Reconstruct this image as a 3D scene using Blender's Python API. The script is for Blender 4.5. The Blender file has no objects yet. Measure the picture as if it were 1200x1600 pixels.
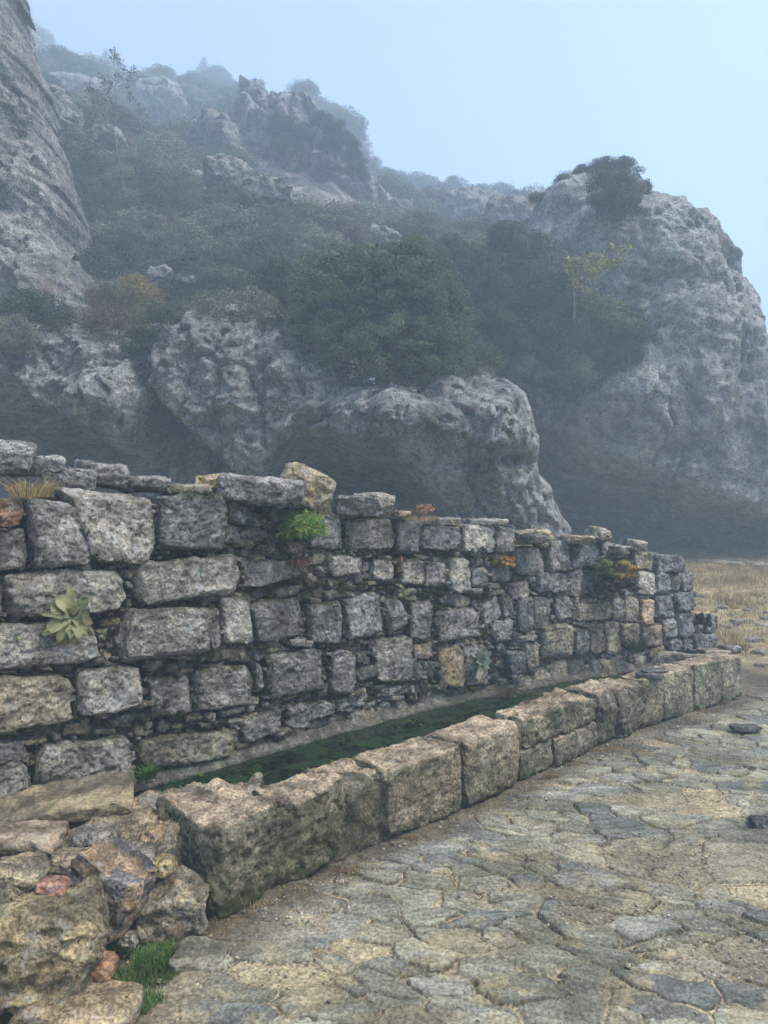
import bpy, math, random
import numpy as np
from mathutils import Vector

random.seed(7)
rng = np.random.default_rng(7)
sc = bpy.context.scene
COL = sc.collection

# ------------------------------------------------------------------ camera, world, sun, exposure
EYE = 1.65
cam_d = bpy.data.cameras.new('camera')
cam_d.sensor_fit = 'VERTICAL'
cam_d.sensor_height = 32.0
cam_d.lens = 24.0
cam_d.clip_start = 0.05
cam_d.clip_end = 2000
cam = bpy.data.objects.new('camera', cam_d)
COL.objects.link(cam)
cam.location = (0, 0, EYE)
cam.rotation_euler = (math.radians(90), 0, 0)
sc.camera = cam

SUN_EL, SUN_AZ = math.radians(60), math.radians(112)     # azimuth clockwise from +Y
world = bpy.data.worlds.new('World')
sc.world = world
world.use_nodes = True
wn = world.node_tree
bg = wn.nodes['Background']
sky = wn.nodes.new('ShaderNodeTexSky')
sky.sky_type = 'NISHITA'
sky.sun_disc = False
sky.sun_elevation = SUN_EL
sky.sun_rotation = SUN_AZ
sky.air_density = 1.0
sky.dust_density = 5.0
sky.ozone_density = 1.6
wn.links.new(sky.outputs['Color'], bg.inputs['Color'])
bg.inputs['Strength'].default_value = 0.135
sun_d = bpy.data.lights.new('sun', 'SUN')
sun_d.energy = 1.5
sun_d.angle = math.radians(20)
sun_d.color = (1.0, 0.90, 0.76)
sun = bpy.data.objects.new('sun', sun_d)
COL.objects.link(sun)
sdir = Vector((math.sin(SUN_AZ) * math.cos(SUN_EL), math.cos(SUN_AZ) * math.cos(SUN_EL), math.sin(SUN_EL)))
sun.rotation_euler = sdir.to_track_quat('Z', 'Y').to_euler()
sun.location = (10, -10, 30)
sc.view_settings.view_transform = 'Standard'
sc.view_settings.look = 'None'
sc.view_settings.exposure = 1.40
sc.view_settings.gamma = 1
sc.cycles.max_bounces = 6
sc.cycles.diffuse_bounces = 3
sc.cycles.volume_bounces = 2
sc.cycles.use_denoising = True

# ------------------------------------------------------------------ noise
_gt = np.random.default_rng(3).normal(size=(256, 3)).astype(np.float32)
_gt /= np.linalg.norm(_gt, axis=1)[:, None]


def _hash(ix, iy, iz, seed):
    h = (ix.astype(np.uint32) * np.uint32(374761393) + iy.astype(np.uint32) * np.uint32(668265263)
         + iz.astype(np.uint32) * np.uint32(2246822519) + np.uint32((seed * 974711 + 12345) & 0xffffffff))
    h = (h ^ (h >> np.uint32(13))) * np.uint32(1274126177)
    return h ^ (h >> np.uint32(16))


def gnoise(P, seed=0):
    P = np.asarray(P, np.float32)
    I = np.floor(P).astype(np.int64)
    F = P - I
    W = F * F * F * (F * (F * 6 - 15) + 10)
    out = 0
    for dx in (0, 1):
        wx = W[:, 0] if dx else 1 - W[:, 0]
        for dy in (0, 1):
            wy = W[:, 1] if dy else 1 - W[:, 1]
            for dz in (0, 1):
                wz = W[:, 2] if dz else 1 - W[:, 2]
                g = _gt[_hash(I[:, 0] + dx, I[:, 1] + dy, I[:, 2] + dz, seed) & np.uint32(255)]
                d = g[:, 0] * (F[:, 0] - dx) + g[:, 1] * (F[:, 1] - dy) + g[:, 2] * (F[:, 2] - dz)
                out = out + wx * wy * wz * d
    return out * 1.6


def fbm(P, octv=4, freq=1.0, gain=0.5, seed=0):
    P = np.asarray(P, np.float32)
    o, a = 0, 1.0
    for k in range(octv):
        o = o + a * gnoise(P * freq, seed + k * 7)
        freq *= 2.03
        a *= gain
    return o


def ridged(P, octv=4, freq=1.0, gain=0.5, seed=0):
    P = np.asarray(P, np.float32)
    o, a = 0, 1.0
    for k in range(octv):
        o = o + a * (1 - 2.2 * np.abs(gnoise(P * freq, seed + k * 7)))
        freq *= 2.1
        a *= gain
    return o


def worley3(P, seed=0):
    P = np.asarray(P, np.float32)
    I = np.floor(P).astype(np.int64)
    F1 = np.full(len(P), 9., np.float32)
    F2 = F1.copy()
    H = np.zeros(len(P), np.float32)
    for dx in (-1, 0, 1):
        for dy in (-1, 0, 1):
            for dz in (-1, 0, 1):
                a, b, c = I[:, 0] + dx, I[:, 1] + dy, I[:, 2] + dz
                h = _hash(a, b, c, seed)
                fx = a + (h & np.uint32(1023)).astype(np.float32) / 1023.
                fy = b + ((h >> np.uint32(10)) & np.uint32(1023)).astype(np.float32) / 1023.
                fz = c + ((h >> np.uint32(20)) & np.uint32(1023)).astype(np.float32) / 1023.
                d = np.sqrt((P[:, 0] - fx) ** 2 + (P[:, 1] - fy) ** 2 + (P[:, 2] - fz) ** 2)
                m = d < F1
                F2 = np.where(m, F1, np.minimum(F2, d))
                H = np.where(m, (h % np.uint32(997)).astype(np.float32) / 997., H)
                F1 = np.where(m, d, F1)
    return F1, F2, H


def sstep(a, b, x):
    t = np.clip((x - a) / (b - a), 0, 1)
    return t * t * (3 - 2 * t)


def hash01(i, j, seed):
    return (_hash(i, j, i * 0 + seed, seed) & np.uint32(0xffffff)).astype(np.float32) / 16777216.0


# ------------------------------------------------------------------ mesh and object helpers
def add_obj(name, me, parent=None):
    o = bpy.data.objects.new(name, me)
    COL.objects.link(o)
    if parent is not None:
        o.parent = parent
    return o


def mesh_new(name, V, F, mat=None, cols=None, attrs=None, smooth=True, parent=None, mats=None, mi=None):
    V = np.asarray(V, np.float32)
    F = np.asarray(F, np.int32)
    me = bpy.data.meshes.new(name)
    me.vertices.add(len(V))
    me.vertices.foreach_set('co', V.ravel())
    k = F.shape[1]
    me.loops.add(F.size)
    me.loops.foreach_set('vertex_index', F.ravel())
    me.polygons.add(len(F))
    me.polygons.foreach_set('loop_start', np.arange(0, F.size, k, dtype=np.int32))
    me.polygons.foreach_set('loop_total', np.full(len(F), k, np.int32))
    if smooth:
        me.polygons.foreach_set('use_smooth', np.ones(len(F), bool))
    if mi is not None:
        me.polygons.foreach_set('material_index', np.asarray(mi, np.int32))
    me.update(calc_edges=True)
    if cols is not None:
        c = np.ones((len(V), 4), np.float32)
        c[:, :3] = cols
        a = me.color_attributes.new('Col', 'FLOAT_COLOR', 'POINT')
        a.data.foreach_set('color', c.ravel())
    if attrs:
        for n_, v in attrs.items():
            a = me.attributes.new(n_, 'FLOAT', 'POINT')
            a.data.foreach_set('value', np.asarray(v, np.float32))
    for m in (mats or ([mat] if mat else [])):
        me.materials.append(m)
    return add_obj(name, me, parent)


def thing(o, label, cat, group=None):
    o['label'] = label
    o['category'] = cat
    if group:
        o['group'] = group
    return o


def empty(name, loc=(0, 0, 0)):
    e = bpy.data.objects.new(name, None)
    COL.objects.link(e)
    e.location = loc
    e.empty_display_size = 0.1
    return e


class Acc:
    def __init__(s):
        s.V, s.F, s.C, s.M, s.n = [], [], [], [], 0

    def add(s, V, F, c=None, m=None):
        s.V.append(V)
        s.F.append(F + s.n)
        n = len(V)
        s.C.append(np.broadcast_to(np.asarray(c if c is not None else (.5, .5, .5), np.float32), (n, 3)))
        s.M.append(np.broadcast_to(np.asarray(m if m is not None else 0, np.float32), (n,)))
        s.n += n

    def build(s, name, mat, parent=None, smooth=True, extra=None):
        C = np.concatenate(s.C)
        M = np.concatenate(s.M)
        return mesh_new(name, np.concatenate(s.V), np.concatenate(s.F), mat, C, {'moss': M}, smooth, parent)


def px2w(px, py, Y):
    return np.array([(px - 600) / 1200.0 * Y, Y, EYE + (800 - py) / 1200.0 * Y])


def ground(px, py, z=0.0):
    Y = (EYE - z) * 1200.0 / (py - 800.0)
    return np.array([(px - 600) / 1200.0 * Y, Y, z])


# ------------------------------------------------------------------ rock generator
_lat = {}


def lattice(nx, ny, nz):
    key = (nx, ny, nz)
    if key in _lat:
        return _lat[key]
    def face(u, v, f):
        A, B = np.meshgrid(np.arange(u + 1), np.arange(v + 1), indexing='ij')
        P = f(A, B).reshape(-1, 3)
        q = (np.arange(u)[:, None] * (v + 1) + np.arange(v)[None, :]).ravel()
        Q = np.stack([q, q + v + 1, q + v + 2, q + 1], 1)
        return P, Q
    z0 = lambda A: np.zeros_like(A)
    parts = [
        (face(nx, ny, lambda A, B: np.stack([A, B, z0(A) + nz], -1)), False),
        (face(nx, ny, lambda A, B: np.stack([A, B, z0(A)], -1)), True),
        (face(nx, nz, lambda A, B: np.stack([A, z0(A), B], -1)), False),
        (face(nx, nz, lambda A, B: np.stack([A, z0(A) + ny, B], -1)), True),
        (face(ny, nz, lambda A, B: np.stack([z0(A) + nx, A, B], -1)), False),
        (face(ny, nz, lambda A, B: np.stack([z0(A), A, B], -1)), True)]
    Ps, Qs, n = [], [], 0
    for (P, Q), flip in parts:
        Ps.append(P)
        Qs.append((Q[:, ::-1] if flip else Q) + n)
        n += len(P)
    P = np.concatenate(Ps)
    Q = np.concatenate(Qs)
    k = (P[:, 0] * (ny + 1) + P[:, 1]) * (nz + 1) + P[:, 2]
    _, first, inv = np.unique(k, return_index=True, return_inverse=True)
    res = (P[first], inv.ravel()[Q])
    _lat[key] = res
    return res


def rock(a, b, c, res=.01, r=None, seed=0, cuts=8, cutlo=.74, warp=.12, rough=.006, freq=22., power=1.0):
    """closed block of half-size a (x), b (y), c (z) with rounded, chipped corners"""
    R = random.Random(seed)
    m = min(a, b, c)
    r = m * .45 if r is None else min(r, m * .98)
    nx, ny, nz = [max(4, int(math.ceil(2 * t / res))) for t in (a, b, c)]
    L, Q = lattice(nx, ny, nz)
    h = np.array([a, b, c], np.float32)
    P = L / np.array([nx, ny, nz], np.float32) * 2 * h - h
    q = np.clip(P, -(h - r), h - r)
    D = P - q
    N = D / (np.linalg.norm(D, axis=1)[:, None] + 1e-9)
    P = q + N * r
    off = np.array([R.uniform(-50, 50) for _ in range(3)], np.float32)
    s = 1.0 / max(.03, (a * b * c) ** (1 / 3.) * 1.3)
    W = np.stack([gnoise(P * s + off, 1), gnoise(P * s + off, 2), gnoise(P * s + off, 3)], 1)
    P = P + W * warp * np.minimum(h, m * 2.2) * 1.6
    for _ in range(cuts):
        n = np.array([R.gauss(0, 1), R.gauss(0, 1), R.gauss(0, 1)])
        n /= np.linalg.norm(n)
        sup = np.abs(n) @ h
        d = sup * R.uniform(cutlo, .93)
        t = P @ n - d
        P = P - n * (np.maximum(t, 0) * .92)[:, None]
    if rough:
        d = fbm(P + off, 4, freq, .55, 11) * rough
        d += rough * 1.3 * gnoise(P * freq * .35 + off, 19)
        d -= rough * 1.6 * sstep(.18, .42, gnoise(P * freq * 1.5 + off, 23)) + rough * .9 * np.abs(gnoise(P * freq * .8 + off, 29))
        P = P + N * d[:, None]
    return P, Q, N


def rotmat(rx, ry, rz):
    cx, sx, cy, sy, cz, sz = math.cos(rx), math.sin(rx), math.cos(ry), math.sin(ry), math.cos(rz), math.sin(rz)
    X = np.array([[1, 0, 0], [0, cx, -sx], [0, sx, cx]])
    Y = np.array([[cy, 0, sy], [0, 1, 0], [-sy, 0, cy]])
    Z = np.array([[cz, -sz, 0], [sz, cz, 0], [0, 0, 1]])
    return Z @ Y @ X


# ------------------------------------------------------------------ materials
def new_mat(name):
    m = bpy.data.materials.new(name)
    m.use_nodes = True
    nt = m.node_tree
    return m, nt, nt.nodes['Principled BSDF']


class NB:
    def __init__(s, nt):
        s.nt = nt
        s.tc = s.n('ShaderNodeTexCoord').outputs['Object']

    def n(s, t, **kw):
        x = s.nt.nodes.new(t)
        for k, v in kw.items():
            setattr(x, k, v)
        return x

    def link(s, a, b):
        s.nt.links.new(a, b)

    def inp(s, node, k, v):
        if hasattr(v, 'is_output'):
            s.link(v, node.inputs[k])
        else:
            node.inputs[k].default_value = v

    def noise(s, scale, detail=6, rough=.6, vec=None, dist=0, out='Fac'):
        x = s.n('ShaderNodeTexNoise')
        s.link(vec or s.tc, x.inputs['Vector'])
        x.inputs['Scale'].default_value = scale
        x.inputs['Detail'].default_value = detail
        x.inputs['Roughness'].default_value = rough
        x.inputs['Distortion'].default_value = dist
        return x.outputs[out]

    def ramp(s, v, a, b, lo=0., hi=1.):
        x = s.n('ShaderNodeMapRange', interpolation_type='SMOOTHSTEP')
        s.inp(x, 0, v)
        x.inputs[1].default_value = a
        x.inputs[2].default_value = b
        x.inputs[3].default_value = lo
        x.inputs[4].default_value = hi
        return x.outputs[0]

    def math(s, op, a, b=0.):
        x = s.n('ShaderNodeMath', operation=op)
        s.inp(x, 0, a)
        s.inp(x, 1, b)
        return x.outputs[0]

    def mix(s, f, a, b, blend='MIX'):
        x = s.n('ShaderNodeMix', data_type='RGBA', blend_type=blend)
        s.inp(x, 0, f)
        s.inp(x, 6, a)
        s.inp(x, 7, b)
        return x.outputs[2]

    def scalec(s, c, f):
        x = s.n('ShaderNodeVectorMath', operation='SCALE')
        s.inp(x, 0, c[:3] if isinstance(c, tuple) else c)
        s.inp(x, 3, f)
        return x.outputs[0]

    def mapping(s, sc_=(1, 1, 1), rot=(0, 0, 0)):
        x = s.n('ShaderNodeMapping')
        s.link(s.tc, x.inputs[0])
        x.inputs['Scale'].default_value = sc_
        x.inputs['Rotation'].default_value = rot
        return x.outputs[0]


def rgba(c):
    return (c[0], c[1], c[2], 1.)


def rock_mat(name, base=None, k=1.0, lichen=.6, dark=.6, ochre=.25, ochre_col=(.30, .20, .09), bump=.5, bdist=.01,
             lichen_col=(.40, .42, .42), grain=1.0, moss_col=(.035, .042, .012), rough=.92, streak=0., streak_col=(.05, .05, .055),
             thr=.56, dthr=.60, layer=0., mid=1.0):
    """weathered rock; k scales every pattern (bigger k: finer)"""
    m, nt, bs = new_mat(name)
    b = NB(nt)
    if base is None:
        at = b.n('ShaderNodeAttribute', attribute_name='Col')
        col = at.outputs['Color']
    else:
        col = rgba(base)
    n_big = b.noise(2.2 * k, 5, .6)
    n_mid = b.noise(11 * k, 7, .68)
    n_fin = b.noise(75 * k, 5, .7)
    f = b.math('MULTIPLY', b.ramp(n_big, .34, .66, .70, 1.25), b.ramp(n_mid, .36, .64, 1 - .45 * mid, 1 + .42 * mid))
    f = b.math('MULTIPLY', f, b.ramp(n_fin, .38, .62, 1 - .45 * grain, 1 + .50 * grain))
    col = b.scalec(col, f)
    if ochre:
        o = b.ramp(b.noise(3.1 * k, 6, .62, dist=.4), .55, .68, 0, ochre)
        col = b.mix(o, col, rgba(ochre_col))
    if streak:
        v = b.mapping((1, 1, .16))
        st = b.ramp(b.noise(1.5 * k, 6, .65, vec=v, dist=.5), .5, .66, 0, streak)
        col = b.mix(st, col, rgba(streak_col))
    if lichen:
        l1 = b.ramp(b.noise(16 * k, 8, .75, dist=.3), thr, thr + .06, 0, lichen)
        l2 = b.ramp(b.noise(55 * k, 6, .7), .60, .66, 0, lichen * .8)
        lm = b.math('MULTIPLY', b.math('MAXIMUM', l1, l2), b.ramp(n_big, .36, .56, .25, 1.))
        col = b.mix(lm, col, rgba(lichen_col))
    if dark:
        d1 = b.ramp(b.noise(21 * k, 8, .78, dist=.6), dthr, dthr + .06, 0, dark)
        col = b.mix(d1, col, (.018, .018, .018, 1))
    am = b.n('ShaderNodeAttribute', attribute_name='moss')
    mm = b.math('MULTIPLY', am.outputs['Fac'], b.ramp(b.noise(19, 6, .7), .34, .56))
    col = b.mix(mm, col, rgba(moss_col))
    b.link(col, bs.inputs['Base Color'])
    bs.inputs['Roughness'].default_value = rough
    bs.inputs['Specular IOR Level'].default_value = .25
    h = b.math('ADD', b.math('MULTIPLY', n_mid, .9 * mid), b.math('MULTIPLY', n_fin, .45))
    h = b.math('ADD', h, b.math('MULTIPLY', b.noise(230 * k, 3, .6), .16))
    vo = b.n('ShaderNodeTexVoronoi')
    b.link(b.tc, vo.inputs['Vector'])
    vo.inputs['Scale'].default_value = 38 * k
    pit = b.math('MULTIPLY', b.ramp(vo.outputs['Distance'], .0, .42), b.ramp(b.noise(9 * k, 3, .5), .45, .6, 0, .5))
    h = b.math('ADD', h, pit)
    if layer:
        v = b.mapping((1, 1, 9), (.12, .1, 0))
        h = b.math('ADD', h, b.math('MULTIPLY', b.noise(5 * k, 6, .65, vec=v, dist=.3), layer))
    bp = b.n('ShaderNodeBump')
    bp.inputs['Strength'].default_value = bump
    bp.inputs['Distance'].default_value = bdist
    b.link(h, bp.inputs['Height'])
    b.link(bp.outputs[0], bs.inputs['Normal'])
    return m


def leaf_mat(name, base=None, rough=.7, trans=.15, var=.35):
    m, nt, bs = new_mat(name)
    b = NB(nt)
    at = b.n('ShaderNodeAttribute', attribute_name='Col')
    col = at.outputs['Color'] if base is None else rgba(base)
    col = b.scalec(col, b.ramp(b.noise(3.0, 4, .6), .3, .7, 1 - var, 1 + var))
    b.link(col, bs.inputs['Base Color'])
    bs.inputs['Roughness'].default_value = rough
    bs.inputs['Specular IOR Level'].default_value = .2
    if trans:
        tr = b.n('ShaderNodeBsdfTranslucent')
        b.link(col, tr.inputs['Color'])
        mx = b.n('ShaderNodeMixShader')
        mx.inputs[0].default_value = trans
        b.link(bs.outputs[0], mx.inputs[1])
        b.link(tr.outputs[0], mx.inputs[2])
        b.link(mx.outputs[0], nt.nodes['Material Output'].inputs['Surface'])
    return m


M_WALL = rock_mat('weathered_wall_stone', lichen=.72, dark=.85, ochre=.14, bump=1., bdist=.022, dthr=.565, thr=.525, ochre_col=(.27, .20, .11), streak=.45, streak_col=(.045, .045, .042), grain=.8)
M_TROUGH = rock_mat('trough_stone', lichen=.50, dark=.7, ochre=.25, bump=1., bdist=.020, thr=.54, lichen_col=(.33, .33, .27),
                    ochre_col=(.26, .19, .12), dthr=.58)
M_BOULDER = rock_mat('boulder_stone', lichen=.45, dark=.8, ochre=.35, bump=1., bdist=.022, dthr=.57, thr=.545)
M_SLATE = rock_mat('slate', lichen=.2, dark=.5, ochre=.2, bump=1., bdist=.012, layer=1.2, grain=.6)
M_PAVE = rock_mat('schist_paving', lichen=.15, dark=.35, ochre=.0, bump=.8, bdist=.008, grain=.8, mid=.35, dthr=.62, thr=.60, layer=0,
                  lichen_col=(.34, .34, .30))
M_CLIFF = rock_mat('limestone_cliff', base=(.225, .232, .232), k=.42, lichen=.62, dark=.7, ochre=.30, bump=1.0, bdist=.09, dthr=.57, thr=.53,
                   ochre_col=(.22, .16, .10), lichen_col=(.50, .52, .53), streak=.6, streak_col=(.085, .085, .09))
M_FARROCK = rock_mat('hill_rock', base=(.20, .19, .19), k=.16, lichen=.5, dark=.45, ochre=.2, bump=1.0, bdist=.14,
                     ochre_col=(.16, .12, .08), lichen_col=(.42, .41, .42), streak=.3)
M_PALEROCK = rock_mat('pale_crag_rock', base=(.21, .21, .20), k=.36, lichen=.6, dark=.55, ochre=.35, bump=1.0, bdist=.10,
                      ochre_col=(.30, .22, .15), lichen_col=(.45, .45, .45), streak=.5, streak_col=(.12, .12, .125))
M_LEAF = leaf_mat('leaves')
M_TWIG = leaf_mat('twigs', trans=0., var=.2, rough=.9)

# ------------------------------------------------------------------ plan curves (world metres)


class Curve:
    def __init__(s, pts, n=600):
        P = np.array(pts, float)
        E = np.vstack([2 * P[0] - P[1], P, 2 * P[-1] - P[-2]])
        out = []
        for i in range(1, len(E) - 2):
            t = np.linspace(0, 1, n // (len(P) - 1), endpoint=False)[:, None]
            p0, p1, p2, p3 = E[i - 1], E[i], E[i + 1], E[i + 2]
            out.append(.5 * ((2 * p1) + (-p0 + p2) * t + (2 * p0 - 5 * p1 + 4 * p2 - p3) * t ** 2 + (-p0 + 3 * p1 - 3 * p2 + p3) * t ** 3))
        s.P = np.vstack(out + [P[-1:]])
        d = np.linalg.norm(np.diff(s.P, axis=0), axis=1)
        s.S = np.concatenate([[0], np.cumsum(d)])
        s.px = 600 + 1200 * s.P[:, 0] / s.P[:, 1]
        T = np.gradient(s.P, axis=0)
        T /= np.linalg.norm(T, axis=1)[:, None]
        s.T = T
        s.N = np.stack([T[:, 1], -T[:, 0]], 1)      # points to the path (right / towards the viewer)
        s.L = s.S[-1]

    def s_of_px(s, px):
        return np.interp(px, s.px, s.S)

    def at(s, t):
        t = np.asarray(t, float)
        e = np.clip(t, 0, s.L)
        x = np.stack([np.interp(e, s.S, s.P[:, 0]), np.interp(e, s.S, s.P[:, 1])], -1)
        tx = np.stack([np.interp(e, s.S, s.T[:, 0]), np.interp(e, s.S, s.T[:, 1])], -1)
        n = np.stack([np.interp(e, s.S, s.N[:, 0]), np.interp(e, s.S, s.N[:, 1])], -1)
        x = x + tx * (t - e)[..., None]
        return x, n

    def sz(s, px, py):
        t = s.s_of_px(px)
        x, _ = s.at(t)
        return float(t), float(EYE + (800 - py) / 1200. * x[1])

    def world(s, t, off, z):
        x, n = s.at(t)
        p = x + n * np.asarray(off)[..., None]
        return np.stack([p[..., 0], p[..., 1], np.broadcast_to(z, p[..., 0].shape)], -1)


WALL = Curve([(-2.75, 2.45), (-1.72, 3.45), (-1.22, 3.95), (.226, 5.42), (1.2, 6.18), (2.29, 6.86), (3.15, 7.32)])
TR = Curve([(-.95, 2.80), (-.72, 3.05), (-.17, 3.63), (.42, 4.21), (1.47, 5.35), (2.35, 6.15), (3.19, 6.83)])
TZ = .367          # rim height
WZ = .245          # water level

# ------------------------------------------------------------------ stone retaining wall of the fountain
GREY = (.165, .168, .17)
BLUE = (.15, .16, .18)
PALE = (.25, .25, .24)
TAN = (.235, .215, .175)
OCH = (.26, .21, .135)
RED = (.24, .15, .11)
PINK = (.29, .22, .16)
DK = (.10, .10, .105)
# (tl, tr, br, bl) in photograph pixels, tint, projection
Q = [
    [(-60, 828), (40, 825), (42, 893), (-60, 898), GREY, .0], [(-60, 782), (38, 782), (38, 822), (-60, 824), RED, .0],
    [(36, 778), (118, 785), (138, 884), (44, 886), GREY, .045], [(92, 762), (234, 776), (230, 880), (140, 880), PALE, .05],
    [(252, 775), (345, 768), (342, 862), (236, 857), BLUE, .05], [(347, 776), (386, 798), (372, 822), (346, 812), DK, .04],
    [(346, 815), (372, 824), (370, 850), (345, 848), GREY, .0], [(374, 800), (418, 800), (418, 824), (374, 822), DK, -.02],
    [(374, 826), (420, 826), (420, 842), (374, 842), DK, -.02],
    [(476, 793), (530, 795), (532, 858), (478, 858), BLUE, .0], [(538, 810), (612, 808), (612, 860), (537, 862), GREY, .01],
    [(614, 811), (651, 812), (651, 868), (614, 866), BLUE, .02], [(654, 820), (714, 822), (715, 860), (654, 860), BLUE, .02],
    [(717, 820), (768, 818), (768, 866), (718, 864), PALE, .02], [(771, 822), (800, 826), (800, 862), (771, 866), GREY, .01],
    [(804, 857), (846, 855), (848, 899), (804, 899), GREY, .0], [(850, 846), (884, 842), (886, 892), (850, 896), GREY, .03],
    [(888, 852), (932, 850), (930, 884), (888, 888), BLUE, .02], [(934, 845), (959, 847), (961, 872), (936, 872), BLUE, .0],
    [(984, 860), (1018, 862), (1016, 888), (986, 890), TAN, .02], [(1020, 868), (1063, 867), (1066, 893), (1022, 893), BLUE, .03],
    # second course
    [(6, 896), (190, 888), (197, 952), (10, 964), PALE, .03], [(-80, 900), (2, 898), (4, 962), (-80, 968), GREY, .0],
    [(210, 878), (366, 864), (373, 926), (212, 944), PALE, .045], [(374, 876), (474, 873), (470, 902), (376, 922), PALE, .0],
    [(508, 868), (562, 864), (562, 898), (510, 902), PALE, .01], [(578, 876), (610, 872), (612, 912), (580, 908), PALE, .0],
    [(618, 876), (658, 873), (660, 914), (620, 914), PALE, .01], [(660, 880), (692, 878), (693, 916), (662, 916), GREY, .0],
    [(697, 872), (728, 870), (730, 924), (698, 928), PALE, .02], [(732, 886), (760, 885), (762, 916), (733, 918), GREY, .0],
    [(764, 886), (795, 885), (796, 908), (764, 910), GREY, .0], [(795, 912), (824, 909), (825, 935), (795, 936), PALE, .0],
    [(838, 894), (882, 892), (883, 925), (838, 926), BLUE, .02], [(886, 896), (907, 886), (908, 930), (886, 930), GREY, .0],
    [(912, 892), (950, 895), (948, 930), (912, 932), DK, -.06],
    [(990, 891), (1019, 892), (1021, 928), (991, 930), PALE, .02], [(1021, 893), (1041, 894), (1043, 928), (1022, 928), BLUE, .02],
    [(1044, 897), (1062, 900), (1062, 922), (1044, 922), GREY, .0], [(1064, 900), (1080, 896), (1082, 924), (1065, 924), GREY, .0],
    # third course
    [(-60, 974), (142, 972), (158, 1032), (-60, 1050), PALE, .035], [(190, 951), (318, 944), (322, 1020), (176, 1036), PALE, .055],
    [(316, 948), (334, 946), (339, 1010), (322, 1018), GREY, .03], [(340, 930), (384, 930), (392, 1006), (342, 1004), PALE, .01],
    [(386, 937), (468, 934), (470, 992), (394, 1008), GREY, .01], [(474, 944), (526, 938), (530, 1006), (478, 1006), BLUE, .02],
    [(528, 930), (590, 925), (598, 990), (534, 1000), BLUE, .025], [(599, 934), (622, 932), (637, 976), (608, 992), GREY, .0],
    [(639, 937), (668, 935), (672, 1000), (640, 998), GREY, .01], [(677, 954), (746, 948), (748, 998), (678, 1004), GREY, .01],
    [(806, 932), (832, 930), (832, 986), (807, 988), BLUE, .01], [(833, 930), (857, 932), (857, 985), (834, 986), GREY, .0],
    [(866, 932), (890, 930), (892, 966), (867, 968), GREY, .0], [(895, 943), (951, 940), (952, 968), (896, 970), TAN, .01],
    [(954, 934), (970, 932), (970, 970), (955, 970), GREY, .01], [(972, 932), (994, 932), (995, 971), (973, 971), TAN, .01],
    [(997, 937), (1016, 936), (1017, 975), (998, 976), PINK, .02], [(1020, 931), (1048, 930), (1050, 963), (1022, 965), BLUE, .02],
    [(1052, 926), (1080, 924), (1081, 953), (1053, 955), BLUE, .02],
    # fourth course
    [(-60, 1058), (102, 1054), (110, 1124), (-60, 1150), TAN, .03], [(120, 1045), (214, 1041), (222, 1096), (114, 1126), PALE, .03],
    [(228, 1058), (296, 1054), (298, 1112), (228, 1122), GREY, -.01], [(300, 1046), (388, 1038), (393, 1100), (300, 1114), PALE, .01],
    [(394, 1032), (406, 1034), (408, 1078), (395, 1078), GREY, .0], [(414, 1018), (500, 1012), (500, 1078), (416, 1092), GREY, .02],
    [(512, 1020), (551, 1018), (553, 1080), (511, 1086), GREY, .01], [(576, 996), (636, 992), (640, 1062), (582, 1066), PALE, .03],
    [(644, 1006), (676, 1004), (676, 1030), (646, 1030), PINK, -.02], [(642, 1034), (676, 1032), (676, 1062), (644, 1064), DK, -.01],
    [(680, 1014), (718, 1010), (722, 1072), (682, 1076), OCH, .02], [(722, 1010), (758, 1008), (762, 1070), (724, 1074), GREY, .0],
    [(785, 1016), (812, 1016), (814, 1056), (790, 1062), (.07, .075, .09), .05],
    [(820, 1004), (840, 1002), (840, 1046), (822, 1050), TAN, .0],
    [(844, 976), (892, 974), (894, 1024), (846, 1028), TAN, .02], [(895, 984), (916, 982), (917, 1024), (896, 1026), GREY, .01],
    [(918, 974), (942, 972), (942, 1020), (920, 1022), TAN, .01], [(943, 972), (965, 970), (967, 1018), (944, 1020), TAN, .01],
    [(968, 973), (996, 972), (998, 1010), (970, 1012), TAN, .01], [(1000, 976), (1031, 974), (1032, 1008), (1002, 1010), PINK, .01],
    [(1034, 966), (1052, 964), (1054, 996), (1036, 998), GREY, .01], [(1056, 957), (1079, 955), (1080, 994), (1058, 996), BLUE, .01],
    [(1098, 962), (1118, 961), (1119, 987), (1099, 988), BLUE, .02], [(1080, 989), (1115, 988), (1116, 1014), (1082, 1016), BLUE, .01],
    [(1044, 998), (1062, 997), (1063, 1018), (1045, 1020), GREY, .0], [(1064, 998), (1080, 998), (1080, 1016), (1065, 1018), GREY, .0],
    [(752, 948), (776, 930), (782, 962), (756, 982), GREY, .0], [(780, 934), (802, 932), (802, 962), (784, 966), DK, .0],
    [(764, 968), (802, 968), (800, 1000), (768, 1004), GREY, -.01], [(804, 994), (838, 990), (836, 1000), (806, 1004), GREY, .0],
    # bottom
    [(-60, 1160), (44, 1156), (50, 1190), (-60, 1200), GREY, .0], [(52, 1166), (206, 1148), (209, 1216), (56, 1232), PALE, .03],
    [(-60, 1206), (42, 1184), (46, 1236), (-60, 1262), PALE, .01], [(213, 1155), (367, 1134), (366, 1180), (214, 1204), TAN, .01],
    [(370, 1124), (440, 1106), (442, 1142), (372, 1164), GREY, .0], [(444, 1100), (520, 1094), (520, 1116), (446, 1136), GREY, .0],
    [(524, 1092), (572, 1080), (572, 1102), (524, 1114), GREY, -.01], [(578, 1074), (640, 1068), (640, 1084), (580, 1092), DK, -.01],
    [(60, 1238), (206, 1220), (206, 1262), (60, 1290), GREY, .0], [(214, 1208), (364, 1184), (364, 1204), (214, 1240), GREY, .0],
]
acc = Acc()
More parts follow.
